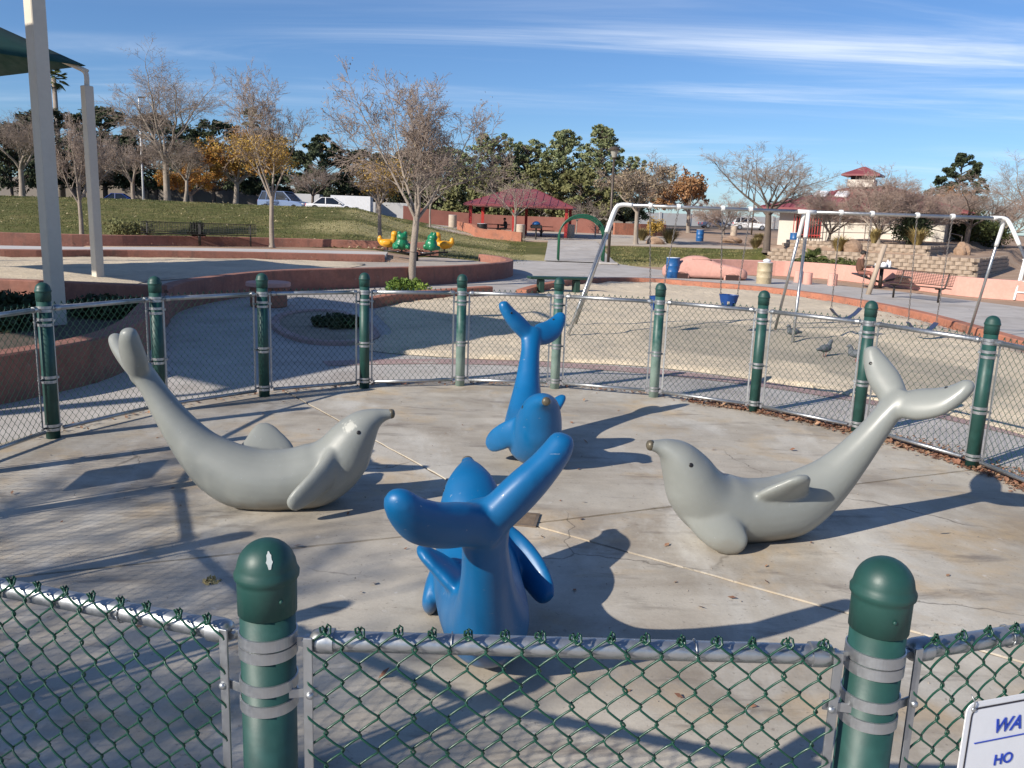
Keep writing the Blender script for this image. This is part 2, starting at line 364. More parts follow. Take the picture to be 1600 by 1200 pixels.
def cracks(M, scale, w, amt, colr):
    t = M.node_tree; b = t.nodes['Principled BSDF']; cur = b.inputs['Base Color'].links[0].from_socket; co = N('ShaderNodeTexCoord', t).outputs['Object']
    n = N('ShaderNodeTexNoise', t); n.inputs['Scale'].default_value = 3.5; n.inputs['Detail'].default_value = 5; t.links.new(co, n.inputs[0])
    ad = N('ShaderNodeVectorMath', t, operation='MULTIPLY_ADD'); t.links.new(n.outputs['Color'], ad.inputs[0]); ad.inputs[1].default_value = (.28, .28, 0); t.links.new(co, ad.inputs[2])
    v = N('ShaderNodeTexVoronoi', t, feature='DISTANCE_TO_EDGE'); v.inputs['Scale'].default_value = scale; t.links.new(ad.outputs[0], v.inputs['Vector'])
    r_ = N('ShaderNodeMapRange', t); r_.clamp = True; t.links.new(v.outputs['Distance'], r_.inputs[0]); r_.inputs[1].default_value = w; r_.inputs[2].default_value = 0; r_.inputs[4].default_value = amt
    n2 = N('ShaderNodeTexNoise', t); n2.inputs['Scale'].default_value = .6; t.links.new(co, n2.inputs[0]); g2 = N('ShaderNodeMapRange', t); g2.clamp = True; t.links.new(n2.outputs[0], g2.inputs[0]); g2.inputs[1].default_value = .5; g2.inputs[2].default_value = .6
    mu = N('ShaderNodeMath', t, operation='MULTIPLY'); t.links.new(r_.outputs[0], mu.inputs[0]); t.links.new(g2.outputs[0], mu.inputs[1])
    q = N('ShaderNodeMix', t, data_type='RGBA'); t.links.new(mu.outputs[0], q.inputs[0]); t.links.new(cur, q.inputs[6]); q.inputs[7].default_value = (*colr, 1); t.links.new(q.outputs[2], b.inputs['Base Color'])
cracks(M_PAD, .42, .0035, .8, (.10, .085, .07)); cracks(M_CONC, .35, .004, .6, (.14, .12, .10))
rnd = random.Random(4)
walk = [(-16, -16), (18, -16), (19, 8), (17, 20), (14.85, 24.5), (13.3, 29.3), (11.0, 32.8), (9.53, 36.4), (6.7, 36.6), (4.92, 41.9), (1.36, 41.9), (-.9, 42.1), (-2, 40), (-2, 30), (-16, 30)]
struct(MB().sheet(walk, 0).build('walkway', M_CONC, recalc=False))
# upper path up to the picnic shelter
mb = MB(); prev = None
for k in range(15):
    yy = 41.6+k*1.28; w0 = 1.36+(yy-41.6)*.045; w1 = 4.92+(yy-41.6)*.035
    r_ = [(w0, yy, Tz(w0, yy)+.06), (w1, yy, Tz(w1, yy)+.06)]
    b0 = len(mb.v); mb.v += r_
    if k: mb.f.append((b0-2, b0-1, b0+1, b0))
struct(mb.build('path', M_CONC))
# maroon band round the outside of the walkway
def arc(r, a0, a1, n): return [(RC[0]+r*math.cos(a), RC[1]+r*math.sin(a)) for a in np.linspace(a0, a1, n)]
band = arc(5.72, R(-6), R(116), 60)+arc(6.12, R(116), R(-6), 60)
struct(MB().sheet(band, .006).build('painted_band', M_MAROON, recalc=False))
# concrete pad in four slabs with open joints, on a darker bed
pad = empty('concrete_pad', (RC[0], RC[1], 0)); struct(pad)
MB().sheet([(4.42*math.cos(a), 4.42*math.sin(a)) for a in np.linspace(0, 2*PI, 97)[:-1]], .004).build('joint_bed', mat('joint_filler', (.25, .195, .135), .95, var=[(9, .35)], bump=(60, .5, .006)), pad, recalc=False)
CR = Vector((.14-RC[0], 5.28-RC[1]))                     # the joints cross at the drain
a_j = [math.atan2(-1.2, 1.75), math.atan2(.55, 1.25), math.atan2(2.35, -1.62), math.atan2(-.62, -1.6)]
a_j = sorted(a % (2*PI) for a in a_j)
for i in range(4):
    a0 = a_j[i]; a1 = a_j[(i+1) % 4]
    if a1 < a0: a1 += 2*PI
    gap = .013
    def hit(a):
        d = Vector((math.cos(a), math.sin(a))); bq = CR.dot(d); return CR+d*(-bq+math.sqrt(bq*bq-CR.length_squared+4.42**2))
    n0 = Vector((-math.sin(a0), math.cos(a0)))*gap; n1 = Vector((math.sin(a1), -math.cos(a1)))*gap
    mid = Vector((math.cos((a0+a1)/2), math.sin((a0+a1)/2)))
    h0, h1 = hit(a0)+n0, hit(a1)+n1
    p0 = math.atan2(h0.y, h0.x); p1 = math.atan2(h1.y, h1.x)
    if p1 < p0: p1 += 2*PI
    if (a1-a0) > PI and p1-p0 < PI: p1 += 2*PI
    apex = CR+mid*(gap/math.sin((a1-a0)/2))
    poly = [tuple(apex)]+[tuple(CR.lerp(h0, s_)+Vector((rnd.uniform(-.004, .004), rnd.uniform(-.004, .004)))+n0*0) for s_ in np.linspace(.06, .94, 26)]
    poly = [tuple(apex)]+[tuple((CR+n0).lerp(h0, s_)+Vector((rnd.uniform(-.004, .004), rnd.uniform(-.004, .004)))) for s_ in np.linspace(.03, .97, 40)]
    poly += [(4.42*math.cos(a), 4.42*math.sin(a)) for a in np.linspace(p0, p1, 30)]
    poly += [tuple((CR+n1).lerp(h1, s_)+Vector((rnd.uniform(-.004, .004), rnd.uniform(-.004, .004)))) for s_ in np.linspace(.97, .03, 40)]
    MB().prism(poly, -.02, .014).build('slab', M_PAD, pad)
# drain grate
dg = empty('drain_grate', (.06, 5.36, .0145), R(-8)); tag(dg, 'small rusty slotted drain grate set in the middle of the concrete pad', 'drain')
M_RUST = mat('rusty_iron', (.16, .12, .09), .8, metal=.2, var=[(20, .3)], bump=(80, .4, .003))
fr = MB()
for s_ in (-1, 1): fr.box((0, s_*.115, .005), (.30, .02, .012)); fr.box((s_*.14, 0, .0052), (.02, .21, .0116))
fr.build('frame', M_RUST, dg)
for k in range(8): MB().box((0, -.085+k*.0243, .004), (.26, .011, .008), bev=.002).build('slat', M_RUST, dg)
MB().box((0, 0, .0005), (.27, .22, .001)).build('pit', mat('drain_dark', (.02, .018, .016), .9), dg)

# sand play area with low waves
Sb = spline([(-2.30, 12.45), (-.9, 11.9), (.63, 11.87), (1.82, 11.75), (2.75, 11.33), (3.5, 10.76), (4.3, 10.0), (5.1, 8.9), (5.9, 6.8), (8.2, 6.5), (8.7, 10), (8.85, 14), (9.15, 17), (9.35, 20.3), (8.9, 23.6), (7.84, 26.1), (6.17, 27.6), (4.22, 28.55), (2.3, 27.2), (1.1, 24.6), (.4, 22.4), (-1.0, 21.4), (-2.4, 19.6), (-2.95, 17.8), (-2.6, 16.2), (-2.1, 14.2)], 5, True)
def inside(px_, py_, poly):
    px_ = np.asarray(px_); py_ = np.asarray(py_); r_ = np.zeros(px_.shape, bool); n = len(poly)
    for i in range(n):
        x1, y1 = poly[i][:2]; x2, y2 = poly[(i+1) % n][:2]
        c_ = ((y1 > py_) != (y2 > py_)) & (px_ < (x2-x1)*(py_-y1)/(y2-y1+1e-12)+x1); r_ ^= c_
    return r_
def vnoise(x, y, seed, sc):
    rs = np.random.RandomState(seed); a = rs.rand(64, 64)
    u = np.asarray(x)*sc; v = np.asarray(y)*sc; i = np.floor(u).astype(int); j = np.floor(v).astype(int); fu = u-i; fv = v-j
    fu = fu*fu*(3-2*fu); fv = fv*fv*(3-2*fv); g_ = lambda p, q: a[p % 64, q % 64]
    return (g_(i, j)*(1-fu)+g_(i+1, j)*fu)*(1-fv)+(g_(i, j+1)*(1-fu)+g_(i+1, j+1)*fu)*fv
def sand_sheet(name, poly, z, step, amp):
    P = np.array([p[:2] for p in poly]); x0, y0 = P.min(0); x1, y1 = P.max(0)
    bm = bmesh.new(); vs = [bm.verts.new((p[0], p[1], z)) for p in P]; fc = bm.faces.new(vs)
    for ax, lo, hi in ((0, x0, x1), (1, y0, y1)):
        for q in np.arange(lo+step, hi, step):
            no = [0, 0, 0]; no[ax] = 1; cc = [0, 0, 0]; cc[ax] = q
            bmesh.ops.bisect_plane(bm, geom=bm.verts[:]+bm.edges[:]+bm.faces[:], plane_co=cc, plane_no=no)
    for v in bm.verts:
        if len(v.link_faces) >= 4: v.co.z = z+amp*(float(vnoise(v.co.x, v.co.y, 1, 1.1))*.5+float(vnoise(v.co.x, v.co.y, 2, 2.9))*.55)
    me = bpy.data.meshes.new(name); bm.normal_update(); bm.to_mesh(me); bm.free()
    if me.polygons[0].normal.z < 0: me.flip_normals()
    me.polygons.foreach_set('use_smooth', [True]*len(me.polygons))
    return struct(link(name, me, M_SAND))
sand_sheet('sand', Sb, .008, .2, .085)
# orange kerb along the back of the sand, and the little kerb by the tree
kb = spline([(.3, 22.2), (1.0, 24.7), (2.2, 27.35), (4.22, 28.75), (6.25, 27.8), (7.98, 26.3), (9.1, 23.7), (9.55, 20.3), (9.35, 17), (9.05, 14), (8.9, 10), (8.5, 6)], 6)
tag(MB().wall([p for p in reversed(kb)], -.3, -.02, .17).build('kerb', M_ORANGE), 'long low orange kerb curving behind the sand under the swings', 'kerb')
kb2 = spline([(-3.0, 18.0), (-2.5, 19.5), (-1.55, 21.0), (-.6, 22.3)], 6)
tag(MB().wall(kb2, .3, -.02, .22).build('kerb', M_ORANGE), 'short brown kerb at the sand corner below the bare tree', 'kerb')
# curved terrace wall, terrace, sand on the terrace
cw = spline([(-6.18, 14.9), (-6.55, 16.6), (-6.42, 18.6), (-5.75, 21.0), (-4.3, 22.75), (-2.05, 25.3), (-.75, 27.55), (-.2, 29.4), (-.14, 31.0), (-.5, 33), (-1.3, 34.6)], 8)
tag(MB().wall(cw, .28, -.03, .54).build('curved_wall', M_BROWN), 'long curved brown stucco wall in shade between the walkway and the spinner', 'wall')
terr = [(p[0], p[1]) for p in spline([(-6.3, 15.0), (-6.68, 16.6), (-6.55, 18.6), (-5.9, 21.08), (-4.42, 22.87), (-2.18, 25.4), (-.9, 27.62), (-.35, 29.4), (-.28, 31.0), (-.62, 32.9)], 5)]+[(-1.4, 34.4), (-3, 36.2), (-6, 36.4), (-7, 31.3), (-40, 31.3), (-40, 15.0)]
struct(MB().prism(terr, -.1, .25).build('terrace', M_TERR))
sand_sheet('sand', [(-8.2, 16.2), (-8.6, 19.5), (-7.6, 22.6), (-6.3, 25.2), (-5.4, 27.0), (-5.2, 29.2), (-6.0, 30.5), (-9, 30.0), (-13, 28.6), (-18, 26.2), (-30, 22), (-30, 16.2)], .262, .45, .06)
bk = spline([(-34, 19.5), (-24, 23.2), (-15.8, 26.0), (-13, 28.2), (-9, 30.0), (-5.9, 31.0), (-4.9, 31.4)], 6)
tag(MB().wall(bk, .3, .2, .52).build('kerb_wall', M_BROWN), 'low brown wall behind the sunlit terrace sand, leaves along its foot', 'wall')
pth = [(p[0], p[1]+.32) for p in bk]+[(p[0]-.3, p[1]+2.7) for p in reversed(bk)]
struct(MB().prism(pth, .2, .515).build('path', mat('pale_path', (.52, .49, .46), .85, var=[(1.2, .1)], bump=(60, .3, .005))))
pw = spline([(-36, 24.8), (-25, 28.6), (-16.5, 31.4), (-13.2, 33.8), (-9.4, 35.8), (-6.0, 36.4), (-3.4, 36.8)], 6)
tag(MB().wall([(p[0], p[1]) for p in pw], .25, .3, .86).build('planter_wall', M_BROWN), 'brown planter wall at the foot of the grass hill behind the mesh benches', 'wall')
# planter at the left of the ring
lw = spline([(-8.6, 5.2), (-6.6, 6.5), (-5.3, 7.8), (-4.85, 8.8), (-4.72, 9.8), (-4.98, 11.2), (-5.5, 12.8), (-6.1, 14.75)], 6)
tag(MB().wall(lw, .3, -.02, .50).build('planter_wall', M_BROWN), 'curved brown stucco planter wall just outside the fence on the left', 'wall')
struct(MB().prism([(p[0]-.15, p[1]) for p in lw]+[(-20, 14.75), (-20, 5.2)], -.05, .24).build('planter_bed', M_SOIL))
tag(MB().wall([(-6.25, 14.76), (-9, 14.9), (-12, 14.6), (-20, 13.9)], -.25, .1, .62).build('planter_wall', M_BROWN), 'low brown wall across the back of the left planter', 'wall')
# round island planter left of the sand
isl = spline([(-4.5, 15.6), (-4.05, 14.0), (-3.2, 12.75), (-2.45, 12.75), (-2.2, 13.6), (-2.75, 15.5), (-3.6, 16.9), (-4.3, 16.7)], 6, True)
tag(MB().wall(isl+[isl[0]], .16, -.02, .07).build('island_kerb', M_MAROON), 'rounded maroon kerb of the shaded planter island beside the sand', 'kerb')
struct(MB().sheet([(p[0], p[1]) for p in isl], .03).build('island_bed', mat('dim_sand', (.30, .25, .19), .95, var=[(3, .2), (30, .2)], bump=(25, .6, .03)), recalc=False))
# pink walls on the right
pk = spline([(7.9, 35.5), (9.2, 36.2), (11.6, 36.6), (13.3, 35.2), (14.3, 31.5), (15.2, 28.2), (17.5, 26.8), (21, 26.3), (27, 26.2)], 6)
tag(MB().wall(pk, .3, -.02, .62).build('pink_wall', M_PINK), 'long pink stucco wall curving behind the picnic table and bench', 'wall')
# ================================================================== FENCE RING
H_POST, R_POST = 1.345, .056
ang = [2.8489, 2.5715, 2.2921, 2.0129, 1.7396, 1.4656, 1.1816, .9005, .6211, .3221]
ang += [.3221-.28710*k for k in range(1, 6)]+[-1.4005, -1.7059]+[-1.7059-.2881*k for k in range(1, 6)]
M_GREEN = mat('green_post_paint', (.013, .058, .048), .5, var=[(3, .2), (18, .12)], bump=(70, .12, .002), col2=(.03, .105, .09), mask=(4, .5, .75), extra=[((.22, .32, .29), (9, .66, .72, 8, (1, 1, .35), .75))])
M_GREENW = mat('green_post_worn', (.014, .072, .060), .5, var=[(3, .2), (18, .12)], bump=(70, .12, .002), col2=(.16, .25, .215), mask=(2.6, .48, .68, 8, (1, 1, .8)))
def add_worn(M, z0, z1):          # flaking chalky paint that gets thicker towards the foot of the post
    t = M.node_tree; b = t.nodes['Principled BSDF']; src = b.inputs['Base Color'].links[0].from_socket
    co = N('ShaderNodeTexCoord', t).outputs['Object']; sx = N('ShaderNodeSeparateXYZ', t); t.links.new(co, sx.inputs[0])
    n = N('ShaderNodeTexNoise', t); n.inputs['Scale'].default_value = 11; n.inputs['Detail'].default_value = 8; t.links.new(co, n.inputs[0])
    a = N('ShaderNodeMath', t, operation='MULTIPLY_ADD'); t.links.new(n.outputs[0], a.inputs[0]); a.inputs[1].default_value = -.55; t.links.new(sx.outputs['Z'], a.inputs[2])
    r_ = N('ShaderNodeMapRange', t); r_.clamp = True; t.links.new(a.outputs[0], r_.inputs[0]); r_.inputs[1].default_value = z1-.3; r_.inputs[2].default_value = z0-.3; r_.inputs[4].default_value = .7
    q = N('ShaderNodeMix', t, data_type='RGBA'); t.links.new(r_.outputs[0], q.inputs[0]); t.links.new(src, q.inputs[6]); q.inputs[7].default_value = (.33, .42, .37, 1); t.links.new(q.outputs[2], b.inputs['Base Color'])
add_worn(M_GREENW, .30, .78)
M_GALV = mat('galvanized_steel', (.42, .43, .44), .4, metal=.85, var=[(25, .12), (4, .08)], bump=(120, .08, .001))
M_WIRE = mat('green_vinyl_wire', (.007, .055, .033), .35, var=[(40, .15)])
fence = empty('chain_link_fence', (RC[0], RC[1], 0)); tag(fence, 'waist-high round chain-link fence with green dome-topped posts enclosing the dolphins', 'fence')
pm = MB().lathe([(R_POST, 0), (R_POST, H_POST-.15)], 28).mesh('post', True)
pmw = pm.copy()
capm = MB().lathe([(R_POST+.0035, H_POST-.155), (R_POST+.004, H_POST-.09), (R_POST+.005, H_POST-.082), (R_POST+.009, H_POST-.078), (R_POST+.0095, H_POST-.068), (R_POST+.005, H_POST-.06)]+[((R_POST+.004)*math.cos(a), H_POST-.06+.06*math.sin(a)) for a in np.linspace(.12, PI/2-.03, 9)], 28).mesh('dome_cap', True)
rivm = MB().lathe([(.005, 0), (.004, .003), (.001, .004)], 8).mesh('rivet', True)
def bandm(w, t_): return MB().quadstrip_ring([[(r_*math.cos(a), r_*math.sin(a), z) for a in np.linspace(0, 2*PI, 57)[:-1]] for r_, z in ((R_POST+.001, -w/2), (R_POST+t_, -w/2+.001), (R_POST+t_, w/2-.001), (R_POST+.001, w/2))], (False, False)).mesh('band', False)
bm1 = bandm(.0255, .004)
posts = []
for i, a in enumerate(ang):
    p = (RR*math.cos(a), RR*math.sin(a), 0)
    worn = i in (4, 5, 6)
    o = link('post', pmw if worn else pm, M_GREENW if worn else M_GREEN, fence); o.location = p; o.rotation_euler = (0, 0, a+PI)
    c_ = link('dome_cap', capm, M_GREEN, o)
    rv = link('rivet', rivm, M_GREEN, o); rv.location = (R_POST*math.cos(.6+i)*1.06, R_POST*math.sin(.6+i)*1.06, H_POST-.115); rv.rotation_euler = (0, PI/2, .6+i)
    for z in (1.137, 1.110, 1.037, .992, .547, .508, .127, .093):
        bb = link('band', bm1, M_GALV, o); bb.location = (0, 0, z)
    posts.append(Vector(p))
# chipped paint on the dome of the near left post
A = posts[16]; tc_ = math.atan2(-RC[1]-A.y, -RC[0]-A.x); mb = MB(); b0 = 0
for k in range(9):
    el = .30+.62*k/8; w = .0045*math.sin(PI*(k+.6)/9.2)*(1.3 if k % 3 == 0 else .9)+.0006
    for s_ in (-1, 1):
        az_ = tc_+.10+s_*w/R_POST*1.2; rr_ = R_POST+.0046; mb.v.append((A.x+rr_*math.cos(el)*math.cos(az_), A.y+rr_*math.cos(el)*math.sin(az_), H_POST-.06+.0612*math.sin(el)))
    if k: n_ = len(mb.v); mb.f.append((n_-4, n_-3, n_-1, n_-2))
mb.build('paint_chip', mat('bare_primer', (.55, .58, .55), .6), fence)
# rails, tension bars, mesh
RW = .036; ROWS = 14; ZB = .075; WH = 1.165-ZB; NW = 30
def wire(sub, height):                                # one zigzag wire; the next one is its mirror image and hooks into it
    pts = []; n = ROWS*2
    for k in range(n*sub+1):
        s_ = k/sub+1; ph = s_ % 2; tri = ph if ph <= 1 else 2-ph
        sm = tri if sub == 1 else .5-.5*math.cos(PI*tri)*(.6+.4*abs(math.cos(PI*tri)))
        pts.append(((sm-.5)*(RW+.005), .0046*math.sin(PI*s_)*(1 if sub > 1 else 0)+(.002 if sub == 1 and k % 2 else 0), height*k/(n*sub)))
    return pts
far_mb = MB()
for k in range(NW):
    sg = 1 if k % 2 == 0 else -1
    far_mb.tube([(sg*p[0]+(k-(NW-1)/2)*RW, sg*p[1], p[2]) for p in wire(1, WH)], .0025, 4, caps=False, up=(0, 1, 0))
    if sg > 0:
        x = (k-(NW-1)/2+.5)*RW; far_mb.tube([(x-.010, 0, WH-.012), (x, .004, WH+.012), (x+.010, 0, WH-.012)], .003, 4, caps=False, up=(0, 1, 0))
far_me = far_mb.mesh('wire_mesh', True)
wmb = MB().tube(wire(6, WH), .0025, 6, up=(0, 1, 0))
wmb.tube([(RW/2-.002, .0, WH-.002), (RW/2+.003, .004, WH+.010), (RW/2+.008, .003, WH+.006), (RW/2+.009, -.004, WH-.006), (RW/2+.002, -.006, WH-.012), (RW/2-.004, -.002, WH-.010)], .0025, 6, up=(0, 1, 0))
wire_me = wmb.mesh('wire', True)
railm = {}
for i in range(len(posts)):
    A, B = posts[i], posts[(i+1) % len(posts)]; d = B-A; L = d.length; d.normalize(); mid = (A+B)/2; nrm = mid.normalized()
    az = math.atan2(d.y, d.x)
    if Vector((-d.y, d.x, 0)).dot(nrm) < 0: pass
    near = i in (14, 15, 16)
    e = R_POST+.045
    MB().tube([A+d*e+Vector((0, 0, 1.125)), B-d*e+Vector((0, 0, 1.125))], .0215, 14).build('top_rail', M_GALV, fence, smooth=True) if not near else autosmooth(MB().tube([A+d*e+Vector((0, 0, 1.125)), B-d*e+Vector((0, 0, 1.125))], .0215, 20).build('top_rail', M_GALV, fence))
    MB().tube([A+d*e+Vector((0, 0, .085)), B-d*e+Vector((0, 0, .085))], .018, 10).build('bottom_rail', M_GALV, fence, smooth=True)
    for q, s_ in ((A, 1), (B, -1)):                     # rail end cups with bolt
        cup = MB()
        ax = (d*s_).to_track_quat('Z', 'Y').to_matrix()
        cup.lathe([(.012, -.012), (.022, -.006), (.0255, .004), (.0265, .012), (.0265, .038), (.0225, .0385)], 16, q+d*s_*(e-.002)+Vector((0, 0, 1.125)), ax=ax)
        cup.box(q+d*s_*(R_POST+.016)+Vector((0, 0, 1.123)), (.04, .006, .021), Matrix.Rotation(az, 3, 'Z'))
        cup.tube([q+d*s_*(R_POST+.022)+nrm*.016+Vector((0, 0, 1.125)), q+d*s_*(R_POST+.022)-nrm*.014+Vector((0, 0, 1.125))], .0085, 8)
        autosmooth(cup.build('rail_end', M_GALV, fence))
    tb = R_POST+.032
    for q, s_ in ((A, 1), (B, -1)):
        MB().box(q+d*s_*tb+nrm*.028+Vector((0, 0, .615)), (.019, .006, 1.06), Matrix.Rotation(az, 3, 'Z'), .001).build('tension_bar', M_GALV, fence)
        for z in (1.0175, .5275, .11):                  # tension band ears with carriage bolts
            tg = MB()
            tg.box(q+d*s_*(R_POST+.018)+nrm*.020+Vector((0, 0, z)), (.062, .005, .021), Matrix.Rotation(az, 3, 'Z')@Matrix.Rotation(R(-12)*s_, 3, 'Z'), .001)
            tg.lathe([(.0085, 0), (.008, .004), (.005, .007), (.001, .008)], 10, q+d*s_*(R_POST+.036)+nrm*.030+Vector((0, 0, z)), ax=nrm.to_track_quat('Z', 'Y').to_matrix())
            autosmooth(tg.build('tension_band', M_GALV, fence))
    out_ = nrm*.030
    span = L-2*tb
    if near:
        nw = 2*round(span/RW/2); sp_ = span/nw
        rw_ = random.Random(i)
        for k in range(nw):
            o = link('wire', wire_me, M_WIRE, fence); c_ = A+d*(tb+sp_*(k+.5))+out_
            o.location = (c_.x, c_.y, ZB+rw_.uniform(-.002, .002)); o.rotation_euler = (rw_.uniform(-.003, .003), rw_.uniform(-.003, .003), az); o.scale = (sp_/RW*(1 if k % 2 == 0 else -1), (1 if k % 2 == 0 else -1), 1)
        for k in range(2):                              # tie wires
            c_ = A+d*(L*(.3+.4*k)); MB().tube([c_+Vector((0, 0, 1.125))+nrm*.0245*math.cos(q_)+Vector((0, 0, .0245*math.sin(q_))) for q_ in np.linspace(0, 2*PI, 14)], .0016, 5).build('tie_wire', M_GALV, fence, smooth=True)
    else:
        o = link('wire_mesh', far_me, M_WIRE, fence); o['kind'] = 'stuff'
        c_ = mid+out_; o.location = (c_.x, c_.y, ZB); o.rotation_euler = (0, 0, az); o.scale = (span/(NW*RW), 1, 1)
# ------------------------------------------------------------------ signs on the fence
M_WHITE = mat('sign_white', (.74, .74, .76), .45, var=[(2, .05), (30, .03)], bump=(60, .05, .001)); M_BLACKP = mat('sign_black_paint', (.02, .018, .03), .5); M_BLUEP = mat('sign_blue_paint', (.01, .05, .40), .5)
def sign(p_left, d, n, w, h, top, label, text=True):     # p_left: top-left corner, d along, n towards the viewer
    s_ = empty('warning_sign', p_left); Mx = Matrix((d, Vector((0, 0, 1)), n)).transposed()
    tag(s_, label, 'sign')
    def rr(w_, h_, r_, inset):
        P = []
        for cx, cy, a0 in ((w_-inset-r_, -inset-r_, 0), (inset+r_, -inset-r_, 90), (inset+r_, -h_+inset+r_, 180), (w_-inset-r_, -h_+inset+r_, 270)):
            for k in range(7): a = R(a0+15*k); P.append((cx+r_*math.cos(a), cy+r_*math.sin(a)))
        return P
    mb = MB(); P = rr(w, h, .022, 0)
    mb.quadstrip_ring([[Mx@Vector((x, y, 0)) for x, y in P], [Mx@Vector((x, y, .003)) for x, y in P]]); mb.build('board', M_WHITE, s_)
    if not text: return s_
    mb = MB(); A_, B_ = rr(w, h, .02, .012), rr(w, h, .016, .0165); k = len(A_)
    mb.v = [tuple(Mx@Vector((x, y, .0042))) for x, y in A_+B_]; mb.f = [(i, (i+1) % k, k+(i+1) % k, k+i) for i in range(k)]; mb.build('border', M_BLACKP, s_)
    MB().box(Mx@Vector((.034+.19, -.100, .0042)), (.38, .0022, .0016), Mx@Matrix(((1, 0, 0), (0, 1, 0), (0, 0, 1)))).build('rule', M_BLUEP, s_)
    for txt, x, y, sz, sh, M_ in (('WA', .080, -.083, .048, .25, M_BLUEP), ('HO', .098, -.165, .036, 0, M_BLUEP)):
        cu = bpy.data.curves.new('lettering', 'FONT'); cu.body = txt; cu.size = sz; cu.shear = sh; cu.extrude = .0006; cu.offset = .0007
        tmp = bpy.data.objects.new('t', cu); COL.objects.link(tmp); me = bpy.data.meshes.new_from_object(tmp.evaluated_get(bpy.context.evaluated_depsgraph_get())); bpy.data.objects.remove(tmp)
        o = link('lettering', me, M_, s_); me.materials.clear(); me.materials.append(M_); o.matrix_local = Matrix.Translation(Mx@Vector((x, y, .0045)))@Mx.to_4x4()
    for x in (.016,):
        q = MB(); q.lathe([(.006, 0), (.006, .003), (.002, .0045)], 10, Mx@Vector((x, -.014, .0035)), ax=Mx); q.tube([Mx@Vector((x, -.014, .006)), Mx@Vector((x-.004, .006, .009)), Mx@Vector((x-.008, .02, .0))], .0014, 6); q.build('wire_tie', M_GALV, s_, smooth=True)
    return s_
i = 14; A, B = posts[15]+Vector((*RC, 0)), posts[14]+Vector((*RC, 0)); d = (B-A).normalized(); nrm = Vector((d.y, -d.x, 0))
p0 = A+nrm*.045; q = onplane(1511, 1099, np.array(p0), np.array(nrm))
sign(Vector(q), d, nrm, .50, .42, 0, 'white sign with black border and blue lettering hung on the near fence')
A, B = posts[21]+Vector((*RC, 0)), posts[20]+Vector((*RC, 0)); d = (A-B).normalized(); nrm = Vector((-d.y, d.x, 0))
if nrm.dot(A-Vector((*RC, 0))) < 0: nrm = -nrm
sign(B+d*.30+nrm*.045+Vector((0, 0, 1.0)), d, nrm, .5, .34, 0, 'plain sign board on the left side of the fence that shades the pad', text=False)

